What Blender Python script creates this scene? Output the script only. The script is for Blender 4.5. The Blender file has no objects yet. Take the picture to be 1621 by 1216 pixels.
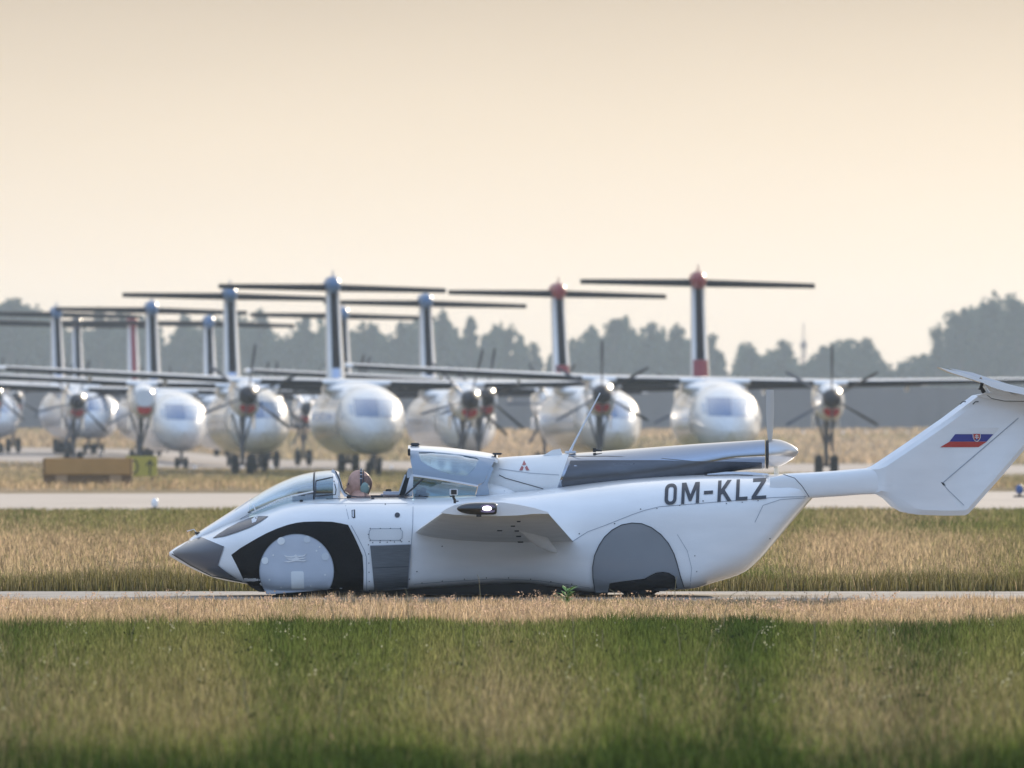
import bpy, bmesh, math, random
import numpy as np
from mathutils import Vector, Matrix
R = math.radians
random.seed(7); rng = np.random.default_rng(7)
S = bpy.context.scene
COL = S.collection

# ------------------------------------------------------------------ camera
F, CX, HY, CH = 20000.0, 810.5, 690.0, 1.244      # focal length, centre, horizon (photo px), camera height (m)
cam = bpy.data.cameras.new('camera'); camo = bpy.data.objects.new('camera', cam); COL.objects.link(camo)
camo.location = (0, 0, CH); camo.rotation_euler = (R(90), 0, 0)
cam.sensor_width = 36; cam.lens = 36*F/1621; cam.shift_y = (HY-608)/1621
cam.clip_start = 1; cam.clip_end = 30000
cam.dof.use_dof = True; cam.dof.focus_distance = 96.8; cam.dof.aperture_fstop = 9.6
S.camera = camo

# ------------------------------------------------------------------ light
SUN_AZ, SUN_EL = 21.0, 15.0      # degrees right of the view direction, degrees up
w = bpy.data.worlds.new('World'); S.world = w; w.use_nodes = True
nt = w.node_tree; nt.nodes.clear()
N = nt.nodes.new
out = N('ShaderNodeOutputWorld'); bg = N('ShaderNodeBackground'); sky = N('ShaderNodeTexSky')
sky.sky_type = 'NISHITA'; sky.sun_disc = False
sky.sun_elevation = R(SUN_EL); sky.sun_rotation = R(SUN_AZ)
sky.altitude = 100; sky.air_density = 1.0; sky.dust_density = 3.0; sky.ozone_density = 1.5
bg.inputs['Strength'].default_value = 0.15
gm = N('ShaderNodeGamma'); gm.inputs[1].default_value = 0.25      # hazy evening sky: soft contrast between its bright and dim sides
nt.links.new(sky.outputs[0], gm.inputs[0])
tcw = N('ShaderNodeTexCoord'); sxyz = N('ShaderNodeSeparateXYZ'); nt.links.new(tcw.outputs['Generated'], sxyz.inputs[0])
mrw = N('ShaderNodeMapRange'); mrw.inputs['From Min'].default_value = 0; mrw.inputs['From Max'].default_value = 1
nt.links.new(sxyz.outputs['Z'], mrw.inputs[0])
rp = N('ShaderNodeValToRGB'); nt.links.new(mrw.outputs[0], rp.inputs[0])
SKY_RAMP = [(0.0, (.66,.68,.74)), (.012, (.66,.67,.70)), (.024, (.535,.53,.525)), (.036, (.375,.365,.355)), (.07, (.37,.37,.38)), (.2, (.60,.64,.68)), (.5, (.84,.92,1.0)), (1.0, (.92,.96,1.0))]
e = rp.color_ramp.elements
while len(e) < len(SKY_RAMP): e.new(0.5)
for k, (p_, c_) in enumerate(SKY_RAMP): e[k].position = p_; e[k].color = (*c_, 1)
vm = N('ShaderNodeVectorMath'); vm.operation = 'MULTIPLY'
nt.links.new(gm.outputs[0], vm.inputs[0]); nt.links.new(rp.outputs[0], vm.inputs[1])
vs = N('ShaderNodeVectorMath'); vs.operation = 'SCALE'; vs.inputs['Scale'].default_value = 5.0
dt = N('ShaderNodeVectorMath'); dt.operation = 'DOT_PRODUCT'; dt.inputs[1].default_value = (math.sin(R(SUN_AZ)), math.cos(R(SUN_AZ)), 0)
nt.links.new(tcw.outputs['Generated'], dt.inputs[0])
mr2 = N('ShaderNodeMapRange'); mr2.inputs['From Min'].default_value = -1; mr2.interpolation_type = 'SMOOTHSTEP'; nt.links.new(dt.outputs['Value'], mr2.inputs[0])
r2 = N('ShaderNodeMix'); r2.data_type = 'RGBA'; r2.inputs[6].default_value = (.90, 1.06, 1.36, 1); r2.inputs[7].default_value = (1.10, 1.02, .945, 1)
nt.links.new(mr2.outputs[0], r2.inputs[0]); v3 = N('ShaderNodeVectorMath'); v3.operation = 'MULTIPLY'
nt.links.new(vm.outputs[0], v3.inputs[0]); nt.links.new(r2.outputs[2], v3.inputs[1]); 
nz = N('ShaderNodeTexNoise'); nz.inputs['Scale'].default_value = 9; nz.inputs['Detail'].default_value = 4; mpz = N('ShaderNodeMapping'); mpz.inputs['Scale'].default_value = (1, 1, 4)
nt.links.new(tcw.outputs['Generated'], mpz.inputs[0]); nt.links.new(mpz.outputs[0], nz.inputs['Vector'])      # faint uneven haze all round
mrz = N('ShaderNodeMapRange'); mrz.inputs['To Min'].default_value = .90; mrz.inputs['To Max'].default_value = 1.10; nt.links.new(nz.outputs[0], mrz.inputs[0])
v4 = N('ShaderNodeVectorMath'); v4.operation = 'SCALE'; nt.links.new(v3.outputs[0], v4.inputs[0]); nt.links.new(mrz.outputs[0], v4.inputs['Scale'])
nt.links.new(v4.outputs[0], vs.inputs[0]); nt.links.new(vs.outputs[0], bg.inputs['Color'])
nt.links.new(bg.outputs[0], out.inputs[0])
sl = bpy.data.lights.new('sun', 'SUN'); so = bpy.data.objects.new('sun', sl); COL.objects.link(so)
sl.energy = 5.0; sl.angle = R(0.6); sl.color = (1.0, 0.84, 0.64)
sd = Vector((math.sin(R(SUN_AZ))*math.cos(R(SUN_EL)), math.cos(R(SUN_AZ))*math.cos(R(SUN_EL)), math.sin(R(SUN_EL))))
so.rotation_euler = sd.to_track_quat('Z', 'Y').to_euler(); so.location = (20, 60, 40)
S.view_settings.view_transform = 'Standard'; S.view_settings.look = 'None'
S.view_settings.exposure = 0.12; S.view_settings.gamma = 1.0; S.view_settings.use_curve_mapping = False
S.render.engine = 'CYCLES'; S.cycles.use_denoising = True
S.cycles.max_bounces = 8; S.cycles.transparent_max_bounces = 16; S.cycles.volume_bounces = 1

# ------------------------------------------------------------------ helpers
def at(px, py, Y): return Vector(((px-CX)*Y/F, Y, CH+(HY-py)*Y/F))
def smooth(t): t = np.clip(t, 0, 1); return t*t*(3-2*t)
def ground_z(X, Y):
    X = np.asarray(X, float); Y = np.asarray(Y, float)
    z = -0.36*smooth((Y-300)/130)
    z = z + 0.60*smooth((Y-540)/140)*smooth((-X-15)/9)
    z = z + smooth((Y-760)/400)*(2.05 - 0.60*smooth((-X-15)/9))
    return z
def gz(x, y): return float(ground_z(x, y))
def props(o, label=None, cat=None, group=None, kind=None):
    for k, v in (('label', label), ('category', cat), ('group', group), ('kind', kind)):
        if v: o[k] = v
    return o
def empty(name, loc, label, cat, group=None, rz=0):
    o = bpy.data.objects.new(name, None); COL.objects.link(o); o.location = loc; o.rotation_euler = (0, 0, rz)
    o.empty_display_size = .2
    return props(o, label, cat, group)
def link(name, me, parent=None, loc=None):
    o = bpy.data.objects.new(name, me); COL.objects.link(o)
    if parent: o.parent = parent
    if loc is not None: o.location = loc
    return o
def mesh(name, v, f, mat, smooth_=False, sharp=None):
    me = bpy.data.meshes.new(name); me.from_pydata([tuple(a) for a in v], [], f); me.materials.append(mat); me.update()
    if smooth_:
        me.shade_smooth()
        if sharp: me.set_sharp_from_angle(angle=R(sharp))
    return me
def bm_mesh(name, bm, mat, sharp=40):
    bmesh.ops.recalc_face_normals(bm, faces=bm.faces)
    me = bpy.data.meshes.new(name); bm.to_mesh(me); bm.free(); me.materials.append(mat)
    if sharp: me.shade_smooth(); me.set_sharp_from_angle(angle=R(sharp))
    return me
def b_box(bm, c, s, rot=None, bev=0):
    r = bmesh.ops.create_cube(bm, size=1)
    M = Matrix.Translation(c) @ (rot.to_matrix().to_4x4() if rot else Matrix()) @ Matrix.Diagonal((*s, 1))
    bmesh.ops.transform(bm, matrix=M, verts=r['verts'])
    if bev:
        ed = list({e for v in r['verts'] for e in v.link_edges}); bmesh.ops.bevel(bm, geom=ed, offset=bev, segments=2, affect='EDGES')
def b_tube(bm, pts, rad, n=8, cap=True):
    pts = [Vector(p) for p in pts]; rad = rad if isinstance(rad, (list, tuple)) else [rad]*len(pts)
    rings = []
    for i, p in enumerate(pts):
        d = (pts[min(i+1, len(pts)-1)]-pts[max(i-1, 0)]).normalized()
        a = d.orthogonal().normalized() if abs(d.y) > .9 or True else d
        a = (Vector((0, 1, 0)) - d*d.y); a = a.normalized() if a.length > .1 else (Vector((1, 0, 0))-d*d.x).normalized()
        b = d.cross(a)
        rings.append([bm.verts.new(p + (a*math.cos(t)+b*math.sin(t))*rad[i]) for t in [2*math.pi*k/n for k in range(n)]])
    for r0, r1 in zip(rings, rings[1:]):
        for k in range(n): bm.faces.new((r0[k], r0[(k+1) % n], r1[(k+1) % n], r1[k]))
    if cap: bm.faces.new(rings[0]); bm.faces.new(rings[-1][::-1])
def b_disc(bm, c, r, th, axis='Y', n=32, bev=0):      # a closed cylinder about an axis
    M = {'Y': Matrix.Rotation(R(90), 4, 'X'), 'X': Matrix.Rotation(R(90), 4, 'Y'), 'Z': Matrix()}[axis]
    q = bmesh.ops.create_cone(bm, cap_ends=True, segments=n, radius1=r, radius2=r, depth=th)
    if bev:
        ed = [e for e in {e for v in q['verts'] for e in v.link_edges} if any(len(f.verts) > 4 for f in e.link_faces)]
        g = bmesh.ops.bevel(bm, geom=ed, offset=bev, segments=2, affect='EDGES'); vs_ = list({v for v in g['verts']} | {v for v in q['verts'] if v.is_valid})
    else: vs_ = q['verts']
    bmesh.ops.transform(bm, matrix=Matrix.Translation(c) @ M, verts=vs_)
def part(name, bm, mat, parent, sharp=40): return link(name, bm_mesh(name, bm, mat, sharp), parent)
def loft(rings, close=True, caps=True):
    v = [p for r in rings for p in r]; n = len(rings[0]); f = []
    for i in range(len(rings)-1):
        for k in range(n if close else n-1):
            a, b = i*n+k, i*n+(k+1) % n; f.append((a, b, b+n, a+n))
    if caps: f.append(tuple(range(n))[::-1]); f.append(tuple(range((len(rings)-1)*n, len(rings)*n)))
    return v, f
def pchip(xs, ys):
    xs = np.array(xs, float); ys = np.array(ys, float); h = np.diff(xs); d = np.diff(ys)/h; m = np.zeros_like(ys)
    m[0], m[-1] = d[0], d[-1]
    for i in range(1, len(xs)-1):
        if d[i-1]*d[i] > 0: w1, w2 = 2*h[i]+h[i-1], h[i]+2*h[i-1]; m[i] = (w1+w2)/(w1/d[i-1]+w2/d[i])
    def fn(x):
        x = min(max(x, xs[0]), xs[-1]); i = min(max(int(np.searchsorted(xs, x))-1, 0), len(h)-1); t = (x-xs[i])/h[i]
        return float(ys[i]*(1+2*t)*(1-t)**2 + h[i]*m[i]*t*(1-t)**2 + ys[i+1]*t*t*(3-2*t) + h[i]*m[i+1]*t*t*(t-1))
    return fn

# ------------------------------------------------------------------ materials
def mat(name, col, rough=.5, metal=0, coat=0, var=0, vscale=4, bump=0, bscale=40, spec=.5, col2=None, trans=0, streak=0):
    m = bpy.data.materials.new(name); m.use_nodes = True; t = m.node_tree; b = t.nodes['Principled BSDF']
    b.inputs['Base Color'].default_value = (*col, 1); b.inputs['Roughness'].default_value = rough; b.inputs['Metallic'].default_value = metal
    b.inputs['Coat Weight'].default_value = coat; b.inputs['Coat Roughness'].default_value = .06; b.inputs['Specular IOR Level'].default_value = spec
    b.inputs['Transmission Weight'].default_value = trans
    tc = t.nodes.new('ShaderNodeTexCoord')
    if var or col2:
        no = t.nodes.new('ShaderNodeTexNoise'); no.inputs['Scale'].default_value = vscale; no.inputs['Detail'].default_value = 6
        mp = t.nodes.new('ShaderNodeMapping'); mp.inputs['Scale'].default_value = (1+streak*0, 1, 1+streak) if streak >= 0 else (1-streak, 1, 1)
        t.links.new(tc.outputs['Object'], mp.inputs[0]); t.links.new(mp.outputs[0], no.inputs['Vector'])
        r = t.nodes.new('ShaderNodeValToRGB'); r.color_ramp.elements[0].position = .3; r.color_ramp.elements[1].position = .7
        c2 = col2 or tuple(c*(1-var) for c in col)
        r.color_ramp.elements[0].color = (*c2, 1); r.color_ramp.elements[1].color = (*col, 1)
        t.links.new(no.outputs[0], r.inputs[0]); t.links.new(r.outputs[0], b.inputs['Base Color'])
        mr = t.nodes.new('ShaderNodeMapRange'); mr.inputs['To Min'].default_value = min(1, rough*1.35); mr.inputs['To Max'].default_value = rough*.8
        t.links.new(no.outputs[0], mr.inputs[0]); t.links.new(mr.outputs[0], b.inputs['Roughness'])
    if bump:
        n2 = t.nodes.new('ShaderNodeTexNoise'); n2.inputs['Scale'].default_value = bscale; n2.inputs['Detail'].default_value = 5
        bp = t.nodes.new('ShaderNodeBump'); bp.inputs['Strength'].default_value = bump; bp.inputs['Distance'].default_value = .01
        t.links.new(tc.outputs['Object'], n2.inputs['Vector']); t.links.new(n2.outputs[0], bp.inputs['Height']); t.links.new(bp.outputs[0], b.inputs['Normal'])
    return m
white = mat('white gelcoat', (.86,.865,.87), .28, coat=.8, var=.09, vscale=2.2, bump=.35, bscale=2.2, streak=3)
whiteflat = mat('white painted skin', (.78,.79,.79), .5, var=.08, vscale=6)
wingunder = mat('grimy white wing skin', (.80,.77,.72), .5, var=.10, vscale=5, streak=6)
graymetal = mat('grey lacquer', (.085,.09,.105), .3, coat=.6, var=.2, vscale=3)
nosegrey = mat('dark grey nose lacquer', (.075,.08,.10), .28, coat=.7)
coverwhite = mat('satin wheel cover', (.55,.60,.68), .35, metal=.25, var=.08, vscale=6)
coverpatch = mat('pale patch', (.80,.82,.82), .4)
coverdark = mat('cover imprint', (.30,.34,.40), .4)
archblack = mat('woven black carbon', (.010,.009,.010), .55, coat=0, var=.4, vscale=90, spec=.25)
ventgrey = mat('brushed grey panel', (.16,.175,.19), .45, metal=.4, var=.28, vscale=9, streak=14)
recess = mat('grey wheel fairing', (.25,.265,.285), .3, coat=.5, var=.1, vscale=3)
chrome = mat('metallic engine cowl', (.37,.40,.46), .11, metal=.95, coat=.5)
rubber = mat('rubber', (.015,.015,.016), .85)
black = mat('black plastic', (.02,.02,.022), .5)
ink = mat('black lettering film', (.045,.05,.065), .5)
seam = mat('panel seam', (.33,.36,.41), .6)
seamd = mat('dark seal', (.04,.045,.055), .6)
blueflag = mat('flag blue', (.045,.05,.25), .5); redflag = mat('flag red', (.48,.05,.035), .5); whiteink = mat('white film', (.8,.8,.8), .5)
skin = mat('skin', (.58,.34,.27), .55, var=.25, vscale=30)
shirt = mat('shirt', (.42,.22,.21), .9, var=.2, vscale=60)
trousers = mat('dark trousers', (.03,.035,.05), .9)
earcup = mat('green grey earcup', (.22,.32,.30), .5)
back_skin = mat('darker back skin', (.30,.19,.16), .8, var=.4, vscale=90)
interior = mat('cockpit lining', (.05,.055,.06), .8)
seatm = mat('seat fabric', (.16,.16,.17), .9, var=.3, vscale=20)
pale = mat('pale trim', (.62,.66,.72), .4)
def glassmat(name, tint, mix, rough=.03):
    m = bpy.data.materials.new(name); m.use_nodes = True; t = m.node_tree; t.nodes.clear(); n = t.nodes.new
    o = n('ShaderNodeOutputMaterial'); g = n('ShaderNodeBsdfGlossy'); g.inputs['Roughness'].default_value = rough; g.inputs[0].default_value = (.85, .92, 1, 1)
    tr = n('ShaderNodeBsdfTransparent'); tr.inputs[0].default_value = (*tint, 1)
    lw = n('ShaderNodeLayerWeight'); lw.inputs[0].default_value = .35
    mr = n('ShaderNodeMapRange'); mr.inputs['To Min'].default_value = mix; mr.inputs['To Max'].default_value = .95
    mx = n('ShaderNodeMixShader'); t.links.new(lw.outputs['Facing'], mr.inputs[0]); t.links.new(mr.outputs[0], mx.inputs[0])
    t.links.new(tr.outputs[0], mx.inputs[1]); t.links.new(g.outputs[0], mx.inputs[2]); t.links.new(mx.outputs[0], o.inputs[0])
    return m
screenglass = glassmat('windscreen acrylic', (.62,.74,.80), .30)
blueglass = glassmat('blue tinted acrylic', (.22,.42,.55), .22)
paneglass = glassmat('canopy acrylic', (.62,.80,.9), .22)
def emis(name, col, s):
    m = bpy.data.materials.new(name); m.use_nodes = True; b = m.node_tree.nodes['Principled BSDF']
    b.inputs['Emission Color'].default_value = (*col, 1); b.inputs['Emission Strength'].default_value = s; b.inputs['Base Color'].default_value = (*col, 1); return m
lamp = emis('lit landing lamp', (1, .93, 1), 5.0)

# ------------------------------------------------------------------ ground
def hash2(ix, iy, s): 
    n = (ix*374761393 + iy*668265263 + s*974711) & 0x7fffffff; n = ((n ^ (n >> 13))*1274126177) & 0x7fffffff
    return ((n ^ (n >> 16)) & 0xffff)/65535.0
def vnoise(x, y, s=0):
    ix = np.floor(x).astype(np.int64); iy = np.floor(y).astype(np.int64); fx = x-ix; fy = y-iy; fx = fx*fx*(3-2*fx); fy = fy*fy*(3-2*fy)
    return (hash2(ix, iy, s)*(1-fx)+hash2(ix+1, iy, s)*fx)*(1-fy) + (hash2(ix, iy+1, s)*(1-fx)+hash2(ix+1, iy+1, s)*fx)*fy
def fbm(x, y, s=0): return .5*vnoise(x, y, s)+.3*vnoise(x*2.1, y*2.1, s+1)+.2*vnoise(x*4.3, y*4.3, s+2)
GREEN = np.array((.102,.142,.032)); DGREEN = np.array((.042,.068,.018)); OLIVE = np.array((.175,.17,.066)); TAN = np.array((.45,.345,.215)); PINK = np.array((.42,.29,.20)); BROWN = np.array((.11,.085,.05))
BANDS = [   # Y, dryness mean, green kind (0 dark .. 1 olive)
    (40,-.1,-.6), (47.6,-.1,-.4), (49.5,.15,.25), (54,.42,.65), (62,.36,.65), (68,.10,.55), (74,-.05,.5), (80,-.2,.35), (83,.0,.3), (83.6,.75,.5), (86,1.0,.8), (100,.8,.7), (102.5,.2,.4), (105,.3,.8), (111,.45,.95),  # nearest rows darkened to paint in a band of shade
    (117,.72,.95), (132,.85,.95), (150,.8,.85), (163,.42,.65), (180,.25,.5), (204,.2,.45), (257,.1,.3), (266,.7,.8), (290,.9,.95), (330,.75,.95), (400,.6,.9), (470,.55,.9), (600,.7,.9), (800,.9,1), (1200,1,1), (2500,.9,1)]
BY = np.array([b[0] for b in BANDS], float); BD = np.array([b[1] for b in BANDS]); BG = np.array([b[2] for b in BANDS])
def grass_colour(X, Y, jit=0.0):
    sc = np.clip(60/Y, .06, 1.3)
    n = fbm(X*.75*sc, Y*.36*sc, 3); n2 = fbm(X*2.6*sc, Y*.7*sc, 9)
    n3 = fbm(X*1.9*sc+7, Y*1.1*sc, 17); Yw = Y*(1+.045*(fbm(X*1.6*sc, Y*.25*sc, 31)-.5)+.05*(n3-.5))      # ragged edges between the bands
    d = np.interp(Yw, BY, BD) + (n-.5)*1.9 + (n3-.5)*1.1 + jit*.30
    # the right side beyond the taxiway is greener, the left drier
    d = d - np.where((Y > 100) & (Y < 175), .35*smooth((X-2)/5), 0)
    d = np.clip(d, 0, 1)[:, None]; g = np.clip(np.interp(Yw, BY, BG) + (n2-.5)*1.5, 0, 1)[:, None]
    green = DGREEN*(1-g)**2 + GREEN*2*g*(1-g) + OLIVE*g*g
    dry = TAN*(1-.5*n2[:, None]) + PINK*.5*n2[:, None]
    wn = smooth((82.5-Y)/3)[:, None]      # thatch in the green meadow is older and browner than the straw by the taxiways
    dry = dry*(1-wn) + wn*(np.array((.25,.205,.125))*(.7+.6*n2[:, None]))
    return green*(1-d)+dry*d
def attr_mat(name, translucent=0.0, rough=.8, noise=0, scale=8):
    m = bpy.data.materials.new(name); m.use_nodes = True; t = m.node_tree; t.nodes.clear(); n = t.nodes.new
    o = n('ShaderNodeOutputMaterial'); a = n('ShaderNodeAttribute'); a.attribute_name = 'tint'
    src = a.outputs['Color']
    if noise:
        no = n('ShaderNodeTexNoise'); no.inputs['Scale'].default_value = scale; no.inputs['Detail'].default_value = 8
        mp = n('ShaderNodeMapping'); mp.inputs['Scale'].default_value = (1, .25, 1); tc = n('ShaderNodeTexCoord')
        t.links.new(tc.outputs['Object'], mp.inputs[0]); t.links.new(mp.outputs[0], no.inputs[0])
        mr = n('ShaderNodeMapRange'); mr.inputs['From Min'].default_value = .3; mr.inputs['From Max'].default_value = .7
        mr.inputs['To Min'].default_value = 1-noise; mr.inputs['To Max'].default_value = 1+noise*.6; t.links.new(no.outputs[0], mr.inputs[0])
        v = n('ShaderNodeVectorMath'); v.operation = 'SCALE'; t.links.new(src, v.inputs[0]); t.links.new(mr.outputs[0], v.inputs['Scale']); src = v.outputs[0]
    d = n('ShaderNodeBsdfDiffuse'); t.links.new(src, d.inputs[0])
    if translucent:
        tr = n('ShaderNodeBsdfTranslucent'); t.links.new(src, tr.inputs[0]); mx = n('ShaderNodeMixShader'); mx.inputs[0].default_value = translucent
        t.links.new(d.outputs[0], mx.inputs[1]); t.links.new(tr.outputs[0], mx.inputs[2]); t.links.new(mx.outputs[0], o.inputs[0])
    else: t.links.new(d.outputs[0], o.inputs[0])
    return m
grassmat = attr_mat('grass blades', .5); soil = attr_mat('field of grass and soil', 0, noise=.35, scale=1.5)
def set_tint(me, cols):
    a = me.color_attributes.new('tint', 'FLOAT_COLOR', 'POINT'); c = np.ones((len(cols), 4), np.float32); c[:, :3] = cols; a.data.foreach_set('color', c.ravel())
def ground():
    ys = np.concatenate([np.arange(-40, 40, 10), np.arange(40, 110, 1.0), np.arange(110, 300, 3), np.arange(300, 900, 10), np.geomspace(900, 12000, 40)])
    us = np.concatenate([np.linspace(-1, -.1, 8), np.linspace(-.06, .06, 61), np.linspace(.1, 1, 8)])
    V = np.array([(u*(max(y, 30)+150)*.9, y, 0) for y in ys for u in us]); V[:, 2] = ground_z(V[:, 0], V[:, 1])
    n = len(us); f = [(i*n+j, i*n+j+1, (i+1)*n+j+1, (i+1)*n+j) for i in range(len(ys)-1) for j in range(n-1)]
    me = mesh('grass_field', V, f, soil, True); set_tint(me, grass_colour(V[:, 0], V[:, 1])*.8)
    return props(link('grass_field', me), kind='structure')
ground()
def strip(name, pts, m, lift=.004, nx=60, ny=6):      # quad a,b (near edge), c,d (far edge)
    a, b, c, d = [Vector((*p, 0)) for p in pts]; V = []
    for j in range(ny+1):
        for i in range(nx+1):
            p = a.lerp(b, i/nx).lerp(d.lerp(c, i/nx), j/ny); V.append((p.x, p.y, gz(p.x, p.y)+lift))
    f = [(j*(nx+1)+i, j*(nx+1)+i+1, (j+1)*(nx+1)+i+1, (j+1)*(nx+1)+i) for j in range(ny) for i in range(nx)]
    return props(link(name, mesh(name, V, f, m, True)), kind='structure')
asphalt = mat('weathered asphalt', (.30,.275,.25), .85, var=.3, vscale=1.2, bump=.6, bscale=60)
concrete = mat('pale concrete', (.40,.34,.29), .85, var=.22, vscale=.35, bump=.4, bscale=30)
apronm = mat('apron concrete', (.27,.225,.20), .85, var=.2, vscale=.08)
strip('near_taxiway', [(-60, 94.9), (60, 94.2), (60, 100.2), (-60, 101.2)], asphalt)
strip('far_taxiway', [(-120, 205), (120, 203), (120, 330), (-120, 222)], concrete)
strip('apron', [(-90, 760), (60, 400), (60, 600), (-90, 1000)], apronm, .012, 80, 10)

def blades(name, n, y0, y1, h, wd, half, seed, density_pow=1.0, bend=.5, xs=None, skip=None, tintf=None, huef=None):
    r = np.random.default_rng(seed)
    Y = (y0**2 + r.random(n)*(y1**2-y0**2))**.5 if density_pow == 1 else y0+(y1-y0)*r.random(n)**density_pow
    X = (r.random(n)*2-1)*(Y*half+.25)
    if skip is not None: k = ~skip(X, Y); X, Y = X[k], Y[k]; n = len(X)
    sc = np.clip(60/Y, .1, 1.3)
    hm = .55+.9*fbm(X*1.7*sc, Y*.6*sc, seed+40)
    H = h(X, Y)*hm*(.55+.75*r.random(n)); W = wd(X, Y)*(.6+.8*r.random(n))
    th = r.random(n)*2*math.pi; lean = r.random(n)*bend*H; la = r.random(n)*2*math.pi
    Z = ground_z(X, Y)-.01
    dx, dy = np.cos(th)*W/2, np.sin(th)*W/2; lx, ly = np.cos(la)*lean, np.sin(la)*lean
    P = np.empty((n, 5, 3), np.float32)
    P[:, 0] = np.stack([X-dx, Y-dy, Z], 1); P[:, 1] = np.stack([X+dx, Y+dy, Z], 1)
    P[:, 2] = np.stack([X+dx*.8+lx*.35, Y+dy*.8+ly*.35, Z+H*.55], 1); P[:, 3] = np.stack([X-dx*.8+lx*.35, Y-dy*.8+ly*.35, Z+H*.55], 1)
    P[:, 4] = np.stack([X+lx, Y+ly, Z+H*(1-.25*(lean/np.maximum(H, 1e-4)))], 1)
    me = bpy.data.meshes.new(name); me.vertices.add(n*5); me.vertices.foreach_set('co', P.ravel())
    b = (np.arange(n)*5)[:, None]
    li = np.concatenate([b+[0, 1, 2, 3], b+[3, 2, 4]], 1).astype(np.int32)
    me.loops.add(n*7); me.loops.foreach_set('vertex_index', li.ravel()); me.polygons.add(n*2)
    st = (np.arange(n)*7)[:, None]+np.array([0, 4]); me.polygons.foreach_set('loop_start', st.ravel().astype(np.int32))
    me.materials.append(grassmat); me.update(); me.validate()
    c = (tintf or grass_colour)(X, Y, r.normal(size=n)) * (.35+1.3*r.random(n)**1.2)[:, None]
    set_tint(me, np.repeat(c, 5, 0)); me.shade_smooth()
    return props(link(name, me), kind='stuff')
def near_h(X, Y): return np.interp(Y, [46, 52, 60, 80, 83, 86, 90, 94.3], [.075, .07, .065, .065, .07, .07, .055, .045])
HW = .0432
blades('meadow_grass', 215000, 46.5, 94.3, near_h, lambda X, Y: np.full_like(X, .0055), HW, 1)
blades('tall_grass_tufts', 9000, 47, 93, lambda X, Y: .15*np.clip((vnoise(X*2.3, Y*.9, 77)-.5)*3, .1, 1), lambda X, Y: np.full_like(X, .005), HW, 8, bend=.8)
blades('dry_grass_verge', 26000, 84.0, 95.0, lambda X, Y: np.interp(Y, [84, 87, 91, 95.2], [.09, .085, .07, .055])*(.6+.9*vnoise(X*2.2, Y*.8, 55)), lambda X, Y: np.full_like(X, .005), HW, 2,
       tintf=lambda X, Y, j: np.clip(TAN*.8+PINK*.35 + j[:, None]*.03, .02, .9))
def rough_h(X, Y): return np.interp(Y, [100, 101, 103, 115, 160, 204], [.08, .12, .10, .095, .10, .11])
blades('rough_grass', 185000, 101.0, 204, rough_h, lambda X, Y: .007*Y/100, HW, 3)
blades('verge_grass', 16000, 100.9, 103.5, lambda X, Y: np.full_like(X, .135), lambda X, Y: np.full_like(X, .007), HW, 4,
       tintf=lambda X, Y, j: np.clip(BROWN*.55+OLIVE*.45+j[:, None]*.02, .01, .5))  # brown-olive tint paints in the shaded near side of the verge
blades('distant_grass', 90000, 256, 620, lambda X, Y: np.interp(Y, [256, 300, 620], [.16, .14, .14]), lambda X, Y: .009*Y/100, HW, 5, skip=lambda X, Y: (Y < 292+X*.5) | (Y > 545-X*2.4+8))
blades('grass_beyond_apron', 40000, 600, 1150, lambda X, Y: np.full_like(X, .35), lambda X, Y: .012*Y/100, HW, 6, skip=lambda X, Y: Y < 770-X*2.7)

# ------------------------------------------------------------------ air: evening haze
bmz = bmesh.new(); b_box(bmz, (0, 1280, 14.5), (3000, 2860, 33))
hz = bm_mesh('haze', bmz, None, 0) if False else None
mh = bpy.data.materials.new('haze air'); mh.use_nodes = True; th_ = mh.node_tree; th_.nodes.clear()
oh = th_.nodes.new('ShaderNodeOutputMaterial'); pv = th_.nodes.new('ShaderNodeVolumePrincipled')
pv.inputs['Color'].default_value = (.76, .89, 1.0, 1); pv.inputs['Density'].default_value = .00017; pv.inputs['Anisotropy'].default_value = 0.0
th_.links.new(pv.outputs[0], oh.inputs['Volume'])
props(link('haze', bm_mesh('haze', bmz, mh, 0)), kind='stuff')

# ------------------------------------------------------------------ far wall, wood, trees, mast
wallm = mat('grey wall', (.22,.20,.19), .9, var=.15, vscale=.3)
WY = 1150
def far_wall():
    e = empty('perimeter_wall', (0, WY, gz(0, WY)), 'long low grey wall running right across the far edge of the airfield in front of the trees', 'wall')
    pts = 62; wpan = 2.0
    bmp = bmesh.new(); b_box(bmp, (0, 0, 1.75), (wpan-.06, .25, 4.3), bev=.03); pm = bm_mesh('panel', bmp, wallm)
    bmq = bmesh.new(); b_box(bmq, (0, 0, 1.85), (.22, .4, 4.7), bev=.02); qm = bm_mesh('post', bmq, wallm)
    for i in range(pts):
        x = (i-pts/2)*wpan
        o = link('panel', pm, e, (x, 0, gz(x, WY)-e.location.z)); o = link('post', qm, e, (x+wpan/2, 0, gz(x, WY)-e.location.z))
far_wall()
leafm = attr_mat('far foliage', .25)
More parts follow.
